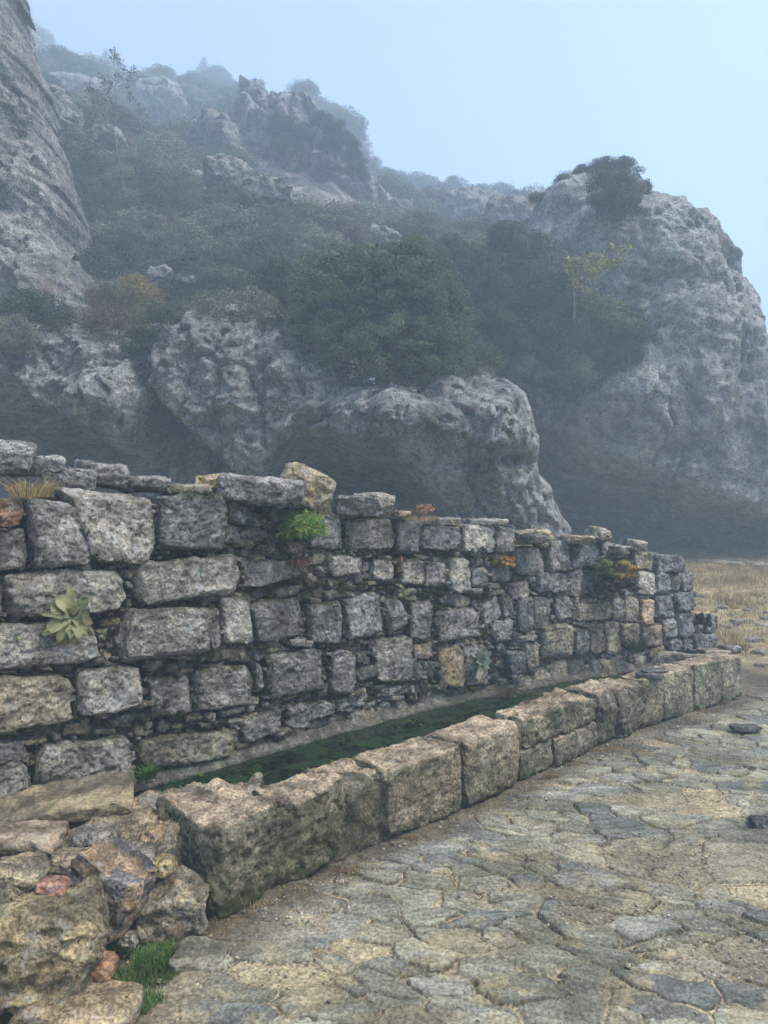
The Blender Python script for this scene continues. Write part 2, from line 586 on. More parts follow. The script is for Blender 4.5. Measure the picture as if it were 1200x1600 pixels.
stone_sz = []
for i, (tl, tr, br, bl, tint, prot) in enumerate(Q):
    c4 = [WALL.sz(*p) for p in (tl, tr, br, bl)]
    (s0, z0), (s1, z1), (s2, z2), (s3, z3) = c4
    g = .015
    a = max(.02, .25 * ((s1 - s0) + (s2 - s3)) + g)
    b_ = max(.012, .25 * ((z0 - z3) + (z1 - z2)) + g)
    stone_sz.append((min(s0, s3), max(s1, s2), min(z2, z3), max(z0, z1)))
    cd = .13
    far = .5 * (s0 + s1) > 3.6
    P, F, N = rock(a, cd, b_, res=.0105 if far else .0085, r=min(a, b_) * random.uniform(.14, .28), seed=100 + i, cuts=15,
                   cutlo=.80, warp=.09, rough=.0060, freq=26)
    keep = ~((P[F][:, :, 1] > cd * .55).all(1))
    F = F[keep]
    u = P[:, 0] / a * .5 + .5
    v = P[:, 2] / b_ * .5 + .5
    S = (1 - u) * (1 - v) * s3 + u * (1 - v) * s2 + u * v * s1 + (1 - u) * v * s0
    Z = (1 - u) * (1 - v) * z3 + u * (1 - v) * z2 + u * v * z1 + (1 - u) * v * z0
    W = WALL.world(S, -P[:, 1] - cd + prot + .03, Z)
    # moss creeps in from the edges, mostly downwards and in the middle stretch
    e = np.maximum(np.abs(P[:, 0]) / a, np.abs(P[:, 2]) / b_)
    mid = sstep(1.5, 2.6, S) * (1 - sstep(4.0, 5.2, S))
    moss = sstep(.72, 1.0, e) * (.30 + .7 * mid) + (1 - sstep(.3, .75, Z)) * .25
    t = np.array(tint) * (.80 + .40 * random.random()) * np.array([1.26, 1.19, 1.06])
    t = t * (1 + .28 * fbm(W, 3, 7., .6, 61) + .3 * fbm(W, 2, 1.7, .6, 62))[:, None]
    acc.add(W, F, t, np.clip(moss, 0, 1))

# crest line of the wall, used by the core and the filler
CREST_PX = [(-80, 775), (0, 772), (60, 775), (100, 764), (240, 776), (350, 770), (420, 795), (480, 794), (530, 796), (535, 808), (650, 812),
            (715, 820), (800, 824), (803, 856), (845, 850), (885, 846), (935, 848), (960, 850), (982, 862), (1064, 868), (1068, 895),
            (1084, 900), (1086, 962), (1120, 964)]
cs = np.array([WALL.sz(*p) for p in CREST_PX])


def crest(s):
    return np.interp(s, cs[:, 0], cs[:, 1])


S_END = WALL.sz(1119, 980)[0]
# rubble and thin schist packing between the stones
SS = np.array(stone_sz)


def free_dist(s, z):
    dx = np.maximum(np.maximum(SS[:, 0] - s, s - SS[:, 1]), 0)
    dz = np.maximum(np.maximum(SS[:, 2] - z, z - SS[:, 3]), 0)
    inx = np.minimum(s - SS[:, 0], SS[:, 1] - s)
    inz = np.minimum(z - SS[:, 2], SS[:, 3] - z)
    inside = np.minimum(inx, inz)
    return np.where(inside > 0, -inside, np.hypot(dx, dz)).min()


R = random.Random(5)
cnt = 0
placed = []
for k in range(16000):
    s = R.uniform(.15, S_END)
    z = R.uniform(.16, 1.85)
    if z > crest(s) - .01:
        continue
    fd = free_dist(s, z)
    if fd < -.012:
        continue
    hz = R.uniform(.006, .015) + max(0, fd) * R.uniform(.4, .9)
    hx = hz * R.uniform(1.2, 4.2) if R.random() < .75 else hz * R.uniform(.8, 1.3)
    hx = min(hx, .10)
    if hx > .02 and free_dist(s + hx * .7, z) < -.02 and free_dist(s - hx * .7, z) < -.02:
        hx *= .5
    if any(abs(s - q[0]) < (hx + q[2]) * .72 and abs(z - q[1]) < (hz + q[3]) * .72 for q in placed[-900:]):
        continue
    placed.append((s, z, hx, hz))
    P, F, N = rock(hx, .055, hz, res=max(.008, hx / 6), r=hz * .7, seed=3000 + k, cuts=5, cutlo=.7, warp=.2, rough=.003, freq=40)
    a_ = R.uniform(-.22, .16)
    x = P[:, 0] * math.cos(a_) - P[:, 2] * math.sin(a_)
    zz = P[:, 0] * math.sin(a_) + P[:, 2] * math.cos(a_)
    off = -P[:, 1] - .040 - .035 * R.random() + (.035 if R.random() < .14 else 0)
    W = WALL.world(s + x, off, z + zz)
    t = np.array(R.choice([DK, DK, GREY, GREY, TAN, (.17, .15, .11), TAN])) * R.uniform(.85, 1.3) * np.array([1.1, 1.03, .9])
    mo = R.random() * .9 if 1.5 < s < 4.6 else R.random() * .45
    acc.add(W, F, t, mo)
    cnt += 1
print('packing', cnt)
# the rough core behind: front face and top as one bent sheet with thickness
ns, nz = 620, 190
sg = np.linspace(0., S_END, ns)
vg = np.linspace(0, 1, nz)
Sg, Vg = np.meshgrid(sg, vg, indexing='ij')
zt = crest(Sg) - .035
zb = 0.0
front = .62
Zc = np.where(Vg < front, zb + (zt - zb) * (Vg / front), zt)
Oc = np.where(Vg < front, -.058, -.085 - .62 * (Vg - front) / (1 - front))
Wp = WALL.world(Sg.ravel(), Oc.ravel(), Zc.ravel())
nn = fbm(Wp, 4, 14., .6, 31)
_, nrm = WALL.at(Sg.ravel())
dis = np.where((Vg < front).ravel(), nn * .022, 0)
Wp[:, 0] += nrm[:, 0] * dis
Wp[:, 1] += nrm[:, 1] * dis
Wp[:, 2] += np.where((Vg >= front).ravel(), nn * .022 + .02 * gnoise(Wp * 3, 5), nn * .004)
qq = (np.arange(ns - 1)[:, None] * nz + np.arange(nz - 1)[None, :]).ravel()
Fc = np.stack([qq, qq + 1, qq + nz + 1, qq + nz], 1)
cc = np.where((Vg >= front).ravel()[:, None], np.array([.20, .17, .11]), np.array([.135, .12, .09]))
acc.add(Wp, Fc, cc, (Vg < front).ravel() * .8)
# far return of the wall and its back as blocks
for (s, off, hx, hy, z0_, z1_) in [(S_END - .02, -.38, .05, .34, 0, .55), (WALL.sz(1083, 900)[0] - .03, -.38, .07, .34, .5, 1.13)]:
    P, F, N = rock(hx, hy, (z1_ - z0_) / 2, res=.02, r=.03, seed=77, cuts=4, rough=.01)
    W = WALL.world(s + P[:, 0], off - P[:, 1], P[:, 2] + (z0_ + z1_) / 2)
    acc.add(W, F, BLUE, .1)
P, F, N = rock(2.6, .10, .60, res=.05, r=.05, seed=78, cuts=3, rough=.02)
W = WALL.world(P[:, 0] + 3.1, -.70 - P[:, 1], P[:, 2] + .56)
acc.add(W, F, GREY, .2)
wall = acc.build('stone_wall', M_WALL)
thing(wall, 'old coursed limestone retaining wall with lichen and schist packing behind the long water trough', 'wall')

# plastered ledge along the wall foot (part of the trough)
trough = empty('stone_trough', (0.6, 4.6, 0))
thing(trough, 'long low mossy stone water trough running along the foot of the wall', 'trough')


def keep_world(o, parent):
    o.parent = parent
    o.matrix_parent_inverse = parent.matrix_basis.inverted()


def strip(curve, s0, s1, prof, ds, seed, amp, fr, taper=None):
    """sweep a closed (offset, z) profile along a curve"""
    S = np.arange(s0, s1, ds)
    pr = np.array(prof)
    d = np.concatenate([[0], np.cumsum(np.linalg.norm(np.diff(np.vstack([pr, pr[:1]]), axis=0), axis=1))])
    m = int(d[-1] / ds)
    t = np.linspace(0, d[-1], m, endpoint=False)
    pc = np.vstack([pr, pr[:1]])
    O = np.interp(t, d, pc[:, 0])
    Z = np.interp(t, d, pc[:, 1])
    SS_, OO = np.meshgrid(S, O, indexing='ij')
    _, ZZ = np.meshgrid(S, Z, indexing='ij')
    W = curve.world(SS_.ravel(), OO.ravel(), ZZ.ravel())
    n = fbm(W, 4, fr, .55, seed)
    n2 = fbm(W, 3, fr * .8, .55, seed + 50)
    _, nr = curve.at(SS_.ravel())
    W[:, 0] += nr[:, 0] * n * amp
    W[:, 1] += nr[:, 1] * n * amp
    W[:, 2] += n2 * amp
    i, j = np.meshgrid(np.arange(len(S) - 1), np.arange(m), indexing='ij')
    j2 = (j + 1) % m
    F = np.stack([i * m + j, i * m + j2, (i + 1) * m + j2, (i + 1) * m + j], -1).reshape(-1, 4)
    return W, F


led = Acc()
s_l0, s_l1 = WALL.s_of_px(205), WALL.s_of_px(1060)
W, F = strip(WALL, s_l0, s_l1, [(-.05, .05), (-.05, .31), (-.01, .305), (.02, .285), (.028, .268), (.05, .262), (.055, .05)], .010, 60, .012, 9)
led.add(W, F, (.13, .12, .105), .45)
o = led.build('wall_ledge', M_TROUGH)
keep_world(o, trough)

# ------------------------------------------------------------------ rim blocks
# (px0, px1) at the outer foot, z0, z1, tint, recess
BL = [
    (336, 452, .0, .375, (.19, .18, .15), .0, 1), (446, 548, .01, .372, (.20, .185, .14), -.01, 1),
    (545, 612, .0, .35, (.17, .16, .14), -.05, 1), (607, 724, .012, .367, (.235, .21, .165), .0, 0), (727, 815, .012, .372, (.25, .225, .175), .0, 0),
    (818, 930, .19, .378, (.23, .215, .175), .01, 1), (818, 866, .0, .185, (.20, .20, .165), -.01, 0), (868, 898, .0, .18, (.20, .19, .15), .015, 0),
    (899, 934, .0, .185, (.23, .22, .18), .0, 0), (933, 968, .0, .375, (.19, .18, .16), .0, 1), (966, 1006, .0, .37, (.20, .17, .15), .015, 1),
    (1006, 1038, .0, .37, (.22, .20, .16), .0, 0), (1040, 1086, .0, .375, (.23, .215, .175), -.01, 0), (1087, 1128, .0, .38, (.22, .22, .18), .0, 0),
    (1129, 1164, .0, .38, (.225, .22, .18), .0, 0)]
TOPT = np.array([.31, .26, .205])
for i, (p0, p1, z0, z1, tint, rec, broken) in enumerate(BL):
    s0, s1 = TR.s_of_px(p0), TR.s_of_px(p1)
    a = (s1 - s0) / 2
    hd = .25 if i == 0 else (.155 if p0 < 1000 else .115)
    P, F, N = rock(a, hd, (z1 - z0) / 2, res=.0085 if p0 < 900 else .011, r=.018 if not broken else .03, seed=500 + i, cuts=7 if not broken else 12,
                   cutlo=.86 if not broken else .74, warp=.05 if not broken else .13, rough=.005 if not broken else .0095, freq=24 if not broken else 17)
    Z = P[:, 2] + (z0 + z1) / 2
    W = TR.world(P[:, 0] + (s0 + s1) / 2, -P[:, 1] - hd + rec, Z)
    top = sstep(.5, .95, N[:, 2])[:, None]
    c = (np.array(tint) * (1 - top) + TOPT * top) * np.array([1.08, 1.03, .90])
    stain = fbm(W, 4, 5., .6, 41)
    low = 1 - sstep(.0, .12, Z)
    c = c * (1 - .55 * sstep(.15, .5, stain) * (1 if broken else .5))[:, None]
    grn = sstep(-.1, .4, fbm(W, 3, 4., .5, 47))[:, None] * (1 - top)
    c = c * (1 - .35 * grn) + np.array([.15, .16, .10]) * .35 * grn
    b2 = Acc()
    b2.add(W, F, c, np.clip(low * .8 + (.5 if broken else .12) * (1 - top[:, 0]), 0, 1))
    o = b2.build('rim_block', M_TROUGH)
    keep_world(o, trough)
# mortar core of the rim so that no light leaks between blocks
W, F = strip(TR, TR.s_of_px(352), TR.s_of_px(1155), [(-.055, -.02), (-.055, .335), (-.12, .34), (-.20, .335), (-.20, -.02)], .014, 70, .012, 10)
b2 = Acc()
b2.add(W, F, (.15, .13, .095), .5)
keep_world(b2.build('mortar_core', M_TROUGH), trough)
# cross wall closing the far end, and basin floor
eA, eB = TR.world(np.array([TR.s_of_px(1150)]), np.array([-.16]), .19)[0], np.array([2.02, 7.05, .19])
mid = (eA + eB) / 2
d = eB - eA
ln = np.hypot(d[0], d[1]) / 2 + .10
P, F, N = rock(ln, .07, .19, res=.014, r=.03, seed=560, cuts=5, cutlo=.85, rough=.006)
W = P @ rotmat(0, 0, math.atan2(d[1], d[0])).T + mid
b2 = Acc()
b2.add(W, F, (.235, .215, .17), .15)
keep_world(b2.build('end_wall', M_TROUGH), trough)
# broken rubble end of the trough, near the viewer: core mound
def W3(px, py, z):
    return ground(px, py, z)


mound = Acc()
gx = np.linspace(-2.45, -.30, 260)
gy = np.linspace(2.55, 4.05, 190)
GX, GY = np.meshgrid(gx, gy, indexing='ij')
pts = np.stack([GX.ravel(), GY.ravel(), np.zeros(GX.size)], 1)
# front edge line of the mound, from (-2.4,2.55) to (-.75,3.1)
edge = np.interp(GX.ravel(), [-2.45, -1.55, -1.15, -.95, -.80, -.3], [2.35, 2.66, 2.98, 3.10, 3.22, 3.62])
dfr = GY.ravel() - edge + .05 * fbm(pts, 3, 5., .5, 81)
wx, _ = WALL.at(np.linspace(0, 2.4, 60))
wy = np.interp(GX.ravel(), wx[:, 0], wx[:, 1])
# the trough water starts right of px 200; sink the mound there
s_in = GX.ravel() * .7 + GY.ravel() * .72
z = .335 * sstep(-.02, .16, dfr) + .035 * fbm(pts, 5, 7., .6, 83)
z += .05 * sstep(-.6, -1.8, GX.ravel()) * 0
dip = sstep(.0, .07, GY.ravel() - (3.62 + .4 * (GX.ravel() + 1.2))) * sstep(-1.34, -1.24, GX.ravel())
dip = np.maximum(dip, sstep(-.62, -.5, GX.ravel()))
z = z * (1 - dip) + .10 * dip - .02
z = np.where((z < .0) | (GX.ravel() > -.56), -.03, z)
pts[:, 2] = z
q_ = (np.arange(259)[:, None] * 190 + np.arange(189)[None, :]).ravel()
Fm = np.stack([q_, q_ + 190, q_ + 191, q_ + 1], 1)
kp = (pts[Fm][:, :, 2] > -.015).any(1) & ((wy - GY.ravel())[Fm].mean(1) > -.12) & (GX.ravel()[Fm].max(1) < -.60)
cm = np.array([.27, .22, .145]) * (1 + .35 * fbm(pts, 4, 8., .6, 85))[:, None]
cm = np.where((fbm(pts, 3, 5., .5, 88) > .15)[:, None], np.array([.19, .18, .15]) * (1 + .3 * fbm(pts, 3, 20., .6, 85))[:, None], cm)
mound.add(pts, Fm[kp], np.clip(cm, .03, .6), .12)
keep_world(mound.build('rubble_base', M_TROUGH), trough)
basin = Acc()
W, F = strip(TR, TR.s_of_px(300), TR.s_of_px(1150), [(-.22, -.02), (-.22, .06), (-1.15, .06), (-1.15, -.02)], .04, 90, .01, 4)
basin.add(W, F, (.05, .055, .035), .6)
keep_world(basin.build('basin_floor', M_TROUGH), trough)

# small stones bedded in the rubble end: loose enough to be things of their own
def boulder(name, px, py, w, h, depth, label, tint, seed, cat='stone', Y=None, zc=None, rot=(0, 0, 0), mat=None, cuts=18, r=None,
            warp=.16, rough=None, res=.009, group=None, two=None, freq=None, cutlo=.66):
    """px,py = centre in the photograph; w,h in pixels at distance Y"""
    dull = np.array([.235, .205, .15])
    tint = np.array(tint) * .62 + dull * .38 * (sum(tint) / .66)
    two = None if two is None else np.array(two) * .7 + dull * .3 * (sum(two) / .6)
    k = Y / 1200.
    a, c_ = w * k / 2, h * k / 2
    b_ = depth / 2
    P, F, N = rock(a, b_, c_, res=res, r=r if r else min(a, b_, c_) * .45, seed=seed, cuts=cuts, warp=warp,
                   rough=rough if rough else min(a, c_) * .085, freq=freq or 1.6 / min(a, c_) / 1.3, cutlo=cutlo)
    P[:, 2] *= .9
    ctr = px2w(px, py, Y)
    L = P @ rotmat(*rot).T
    cols = np.tile(np.array(tint, np.float32), (len(P), 1))
    cols *= (1 + .22 * fbm(P * (1 / max(a, c_)) * 1.0 + seed, 4, 2.2, .6, seed))[:, None]
    if two is not None:
        f = sstep(.0, .22, fbm(P / max(a, c_) + seed * 3, 4, 1.3, .55, seed + 1))[:, None]
        cols = cols * (1 - f) + np.array(two) * f
    mo = np.clip(1 - sstep(-c_, -c_ * .3, L[:, 2]), 0, 1) * .3
    o = mesh_new(name, L, F, mat or M_BOULDER, np.clip(cols, .01, .8), {'moss': mo})
    o.location = ctr
    thing(o, label, cat, group)
    return o


G = 'loose stones of the broken trough end'
boulder('flat_stone', 98, 1252, 210, 25, .34, 'large flat olive brown schist slab lying at the wall foot beside the water', (.22, .18, .10), 901, Y=3.42,
        rot=(.10, -.07, .25), mat=M_SLATE, cuts=6, warp=.08, rough=.005, freq=20, r=.012, cutlo=.8, two=(.15, .13, .09))
boulder('boulder', 68, 1474, 190, 172, .34, 'big pitted yellow ochre boulder with black hollows in front of the rubble', (.30, .235, .11), 902, Y=2.52, rot=(.1, .12, .3),
        two=(.20, .17, .10), rough=.018, freq=11, warp=.2)
boulder('boulder', 172, 1388, 112, 132, .24, 'orange and grey boulder with a white chipped edge beside the hollow', (.33, .215, .12), 903, Y=2.86, rot=(0, .35, -.2),
        two=(.13, .13, .14), rough=.009, freq=16)
boulder('boulder', 118, 1592, 165, 92, .30, 'low rounded tan boulder half sunk in the grass at the bottom', (.34, .25, .14), 904, Y=2.44, rot=(0, .1, 0), rough=.009)
boulder('broken_stone', 262, 1424, 130, 92, .24, 'grey brown broken stone with mortar stuck on it under the hollow', (.23, .20, .15), 905, Y=3.02, rot=(.1, -.1, .2),
        two=(.30, .25, .15), rough=.015, freq=14, cuts=14)
boulder('flat_stone', 312, 1500, 84, 34, .16, 'small grey green flat stone lying on the dirt by the grass', (.17, .17, .13), 906, Y=2.82, rot=(.1, .08, .1), mat=M_SLATE)
boulder('brick_piece', 82, 1384, 44, 22, .08, 'pink brick fragment lying on the ochre rubble', (.44, .19, .13), 907, Y=2.62, cuts=4, r=.008, rough=.002, res=.006)
boulder('small_stone', 163, 1512, 32, 44, .07, 'small orange stone standing at the grass edge', (.42, .20, .09), 908, Y=2.56, rot=(0, .2, 0), res=.005)
boulder('small_stone', 148, 1480, 26, 46, .06, 'small pinkish stone wedged beside the ochre boulder', (.30, .17, .12), 909, Y=2.60, rot=(0, -.4, 0), res=.005)
boulder('small_stone', 200, 1466, 28, 26, .05, 'small pale grey stone in the grass below the hollow', (.26, .25, .21), 910, Y=2.84, res=.005)
boulder('rubble_stone', 20, 1376, 100, 74, .22, 'ochre rubble stone at the frame edge above the big boulder', (.30, .25, .14), 911, Y=2.80, two=(.2, .17, .12))
boulder('rubble_stone', 205, 1342, 90, 40, .2, 'greenish grey flat rubble stone set in mortar above the orange boulder', (.19, .19, .15), 912, Y=3.06, rot=(0, -.05, 0))
boulder('rubble_stone', 240, 1303, 34, 30, .1, 'small orange rubble stone set in the mortar top', (.36, .23, .12), 913, Y=3.16, res=.006)
boulder('rubble_stone', 256, 1352, 34, 30, .10, 'small yellow rubble stone at the rim of the hollow', (.36, .28, .11), 915, Y=3.04, res=.006)
boulder('rubble_stone', 150, 1310, 66, 32, .14, 'grey knobbly rubble stone below the schist slab', (.20, .19, .16), 916, Y=3.08, res=.008)
boulder('rubble_stone', 40, 1310, 110, 34, .22, 'reddish flat rubble stone under the schist slab', (.24, .19, .13), 917, Y=3.02, rot=(0, .1, .1), mat=M_SLATE)
boulder('rubble_stone', 110, 1345, 60, 30, .12, 'tan crumbly rubble stone behind the pink brick', (.29, .235, .15), 921, Y=2.92, res=.008)
# thin slates lying on the rim and round stones on the paving
boulder('slate_piece', 1022, 1048, 44, 7, .12, 'dark thin slate lying on the trough rim, upper of two', (.10, .10, .11), 930, Y=5.98, rot=(0, -.02, .2), mat=M_SLATE, res=.008)
boulder('slate_piece', 1016, 1055, 42, 9, .14, 'dark thin slate lying on the trough rim, lower of two', (.09, .09, .10), 931, Y=5.93, rot=(0, .03, -.1), mat=M_SLATE, res=.008)
boulder('slate_piece', 1112, 1018, 46, 8, .2, 'flat tan slate lying on the far end wall of the trough', (.22, .19, .14), 932, Y=7.02, mat=M_SLATE, res=.01)
boulder('small_stone', 1140, 1014, 30, 14, .14, 'rounded grey stone lying on the far end wall of the trough', (.20, .20, .21), 933, Y=7.05, res=.01)
boulder('small_stone', 1187, 1288, 34, 26, .09, 'dark rounded stone lying on the paving at the frame edge', (.075, .078, .09), 934, Y=4.02, cuts=5, res=.006)
boulder('slate_piece', 1165, 1137, 52, 9, .10, 'thin dark slate lying loose on the far paving', (.08, .08, .09), 935, Y=5.78, mat=M_SLATE, res=.008, rot=(0, .04, .1))
boulder('small_stone', 1190, 977, 16, 9, .12, 'pale flat stone lying in the dry field', (.32, .32, .32), 936, Y=10.8, res=.012)
boulder('small_stone', 531, 1377, 14, 13, .045, 'small pale pebble under the trough edge', (.30, .27, .22), 937, Y=3.42, cuts=3, res=.004)

# ------------------------------------------------------------------ loose stones along the wall crest
CAP = [
    (18, 716, 66, 62, .26, (.19, .21, .22), 'rounded blue grey boulder on the wall crest at the frame edge', 0, 3.85),
    (74, 729, 52, 36, .22, (.22, .23, .23), 'pale grey stone on the wall crest beside the dry grass tuft', 0, 3.95),
    (110, 752, 76, 42, .24, (.13, .135, .14), 'dark lichen covered stone on the crest behind the grass tuft', 0, 3.85),
    (160, 742, 82, 44, .26, (.17, .175, .18), 'humped dark grey stone on the crest above the stained block', .12, 4.0),
    (228, 757, 78, 28, .28, (.15, .16, .165), 'smooth blue grey slab on the crest between humped stone and olive slab', .03, 4.15),
    (292, 765, 68, 17, .26, (.21, .19, .13), 'thin olive slab on the crest', -.03, 4.2),
    (328, 754, 48, 30, .22, (.36, .27, .14), 'yellow ochre stone on the crest beside the long grey slab', -.1, 4.3),
    (408, 766, 138, 46, .34, (.17, .18, .19), 'long grey overhanging slab on the crest above the green plant', .09, 4.4),
    (478, 764, 86, 68, .30, (.36, .29, .17), 'large tan boulder standing on the crest above the green plant', .35, 4.72),
    (556, 792, 72, 34, .30, (.16, .165, .175), 'dark grey block on the crest beside the tan boulder', .03, 4.95),
    (584, 786, 68, 34, .24, (.26, .24, .20), 'pale flat topped block on the crest with dry weeds', .05, 5.25),
    (626, 803, 22, 12, .16, (.33, .24, .15), 'small orange tan stone on the crest beside the dead weeds', 0, 5.3),
    (700, 814, 42, 12, .22, (.24, .22, .18), 'flat grey tan slab on the crest behind the dry fern', .02, 5.75),
    (756, 816, 60, 12, .3, (.26, .25, .23), 'pale slab on the crest in front of the outcrop', .0, 5.95),
    (828, 838, 56, 22, .3, (.33, .26, .16), 'yellowish slab on the crest beside the dark stone', -.1, 6.15),
    (834, 842, 34, 16, .2, (.08, .08, .08), 'dark mossy stone on the crest under the yellowish slab', 0, 5.95),
    (896, 842, 46, 13, .3, (.31, .25, .18), 'pinkish slab on the crest before the pointed stone', .05, 6.4),
    (935, 835, 32, 22, .2, (.30, .27, .21), 'pointed pale brown stone on the far crest', .3, 6.55),
    (988, 851, 32, 20, .22, (.27, .25, .21), 'crumbly pale stone on the far crest beside orange tuft', .1, 6.75),
    (966, 858, 26, 16, .2, (.22, .21, .19), 'small grey stone on the far crest before the crumbly one', 0, 6.6),
]
for i, (px, py, w, h, dp, tint, lab, ry, Y) in enumerate(CAP):
    boulder('crest_stone', px, py, w, h, dp, lab, tint, 700 + i, Y=Y, rot=(.03, ry, .3), mat=M_WALL, cuts=9, warp=.13, res=.010, cat='stone',
            group='loose stones on the wall crest', rough=.007, freq=20)

# ------------------------------------------------------------------ paved path, dirt and field: one ground sheet
def spaced(lo, hi, f):
    out = [lo]
    while out[-1] < hi:
        out.append(out[-1] + f(out[-1]))
    return np.array(out)


gyv = np.concatenate([np.linspace(-60, 2.2, 24)[:-1], spaced(2.2, 150, lambda y: .0045 if y < 4 else .0045 * (y / 4) ** 2.1)])
gxr = np.concatenate([-spaced(.0, 160, lambda x: .4 * max(.02, x) if x > .3 else .06)[1:][::-1] - 1.5,
                      np.arange(-1.5, 3.4, .0058), spaced(3.4, 160, lambda x: .0075 if x < 4.8 else .0075 + (x - 4.8) * .06)])
print('ground', len(gxr), len(gyv), len(gxr) * len(gyv))
GX, GY = np.meshgrid(gxr, gyv, indexing='ij')
X, Y = GX.ravel().astype(np.float32), GY.ravel().astype(np.float32)
near = (Y > 2.1) & (Y < 13) & (X > -1.7) & (X < 6.5)
idx = np.where(near)[0]
x, y = X[idx], Y[idx]
p3 = np.stack([x, y, x * 0], 1)
wxn, wyn = fbm(p3, 3, 2.6, .5, 1), fbm(p3, 3, 2.6, .5, 2)
wfx, wfy = gnoise(p3 * 17, 4), gnoise(p3 * 17, 5)
ca, sa = math.cos(.22), math.sin(.22)
xr, yr = x * ca - y * sa, x * sa + y * ca
u = (xr + .07 * wxn + .010 * wfx) / .235
v = (yr + .05 * wyn + .010 * wfy) / .132
iu, iv = np.floor(u).astype(np.int64), np.floor(v).astype(np.int64)
F1 = np.full(len(x), 9., np.float32)
F2 = F1.copy()
I1 = np.zeros(len(x), np.int64)
J1 = I1.copy()
CX, CY = np.zeros(len(x), np.float32), np.zeros(len(x), np.float32)
for di in (-1, 0, 1):
    for dj in (-1, 0, 1):
        ci, cj = iu + di, iv + dj
        fx = ci + .5 + .44 * (2 * hash01(ci, cj, 1) - 1) + .25 * (cj & 1)
        fy = cj + .5 + .44 * (2 * hash01(ci, cj, 2) - 1)
        wgt = .75 + .6 * hash01(ci, cj, 9)
        dd = np.hypot(u - fx, v - fy) / wgt
        c1 = dd < F1
        F2 = np.where(c1, F1, np.minimum(F2, dd))
        F1 = np.where(c1, dd, F1)
        I1 = np.where(c1, ci, I1)
        J1 = np.where(c1, cj, J1)
        CX = np.where(c1, fx, CX)
        CY = np.where(c1, fy, CY)
edge = F2 - F1
h1, h2, h3, h4, h5 = [hash01(I1, J1, 20 + k) for k in range(5)]
nf = fbm(p3, 4, 30, .6, 9)
lowf = fbm(p3, 3, 1.3, .5, 15)
mask = sstep(.035, .085, edge + .035 * nf - .03 * (h5 - .4))
# masks that say where it is paved
distw = y - np.interp(x, [-1.2, -.72, -.17, .42, 1.47, 2.35, 3.19, 4.2, 6], [2.75, 3.05, 3.63, 4.21, 5.35, 6.15, 6.83, 8.0, 9.6])
paved = (1 - sstep(8.6, 10.5, y + .6 * lowf)) * (1 - sstep(-.0, .25, distw)) * sstep(-.78, -.5, x + .10 * (y - 2.6) + .12 * lowf)
strip_dirt = sstep(-.20, -.03, distw + .08 * nf + .10 * lowf)


def spot(px, py, rx, ry):
    g = ground(px, py)
    return 1 - sstep(.6, 1.15, np.hypot((x - g[0]) / rx, (y - g[1]) / ry) + .22 * fbm(p3, 3, 6, .5, 33))


dirt = .65 * np.maximum.reduce([spot(1090, 1350, .50, .22), spot(915, 1432, .14, .12), spot(1150, 1500, .30, .16), spot(1190, 1345, .4, .2),
                          spot(640, 1590, .20, .05), spot(420, 1440, .3, .25) * .8, strip_dirt])
tan = .75 * np.maximum.reduce([spot(1020, 1250, .32, .13), spot(990, 1330, .35, .10), spot(500, 1540, .14, .15), spot(740, 1475, .22, .1),
                         spot(860, 1390, .3, .07)])
gone = (hash01(I1, J1, 40) < .05).astype(np.float32)
stone = mask * paved * (1 - gone) * (1 - .95 * dirt) * (1 - .9 * tan)
# mortar washed over the stones
wash = sstep(.25, .45, fbm(p3, 4, 4.2, .62, 17) + .25 * (h4 - .5))
tiltx, tilty = (h2 - .5) * .09, (h3 - .3) * .15
la = (h5 - .5) * 1.1
lx, ly = xr * np.cos(la) - yr * np.sin(la), xr * np.sin(la) + yr * np.cos(la)
lay = np.stack([lx * 5 + I1 * .37 + .3 * nf, ly * 30 + J1 * .61 + .8 * wxn, x * 0 + h1 * 9], 1)
strata = fbm(lay, 4, 1.0, .62, 21)
stp = np.floor(strata * 3.2 + h2 * 3) / 3.2
sh = .009 + .011 * h1 + tiltx * (u - CX) * .235 + tilty * (v - CY) * .132 + .0030 * strata + .0040 * stp
mort = .001 + .004 * nf + .006 * lowf
hz = stone * sh + (1 - stone) * mort + .016 * lowf + .0015 * fbm(p3, 2, 90, .6, 6) * (1 - .3 * stone)
H = np.zeros(len(X), np.float32)
H[idx] = hz - .012 - .007 * ((sstep(.0, .04, edge) * (1 - sstep(.05, .10, edge))) * stone)
fld = ~near & (Y > 0)
pf = np.stack([X, Y, X * 0], 1)
ff = (Y > 8) & (Y < 60)
bigf = np.zeros(len(X), np.float32)
bigf[ff] = fbm(pf[ff], 5, .5, .55, 91)
H += bigf * .10 * sstep(8.5, 13, Y)
H += .5 * sstep(8.5, 17, Y)


def gz(x_, y_):
    P = np.stack([np.atleast_1d(x_), np.atleast_1d(y_), 0 * np.atleast_1d(x_)], 1).astype(np.float32)
    return fbm(P, 5, .5, .55, 91) * .10 * sstep(8.5, 13, P[:, 1]) + .5 * sstep(8.5, 17, P[:, 1])


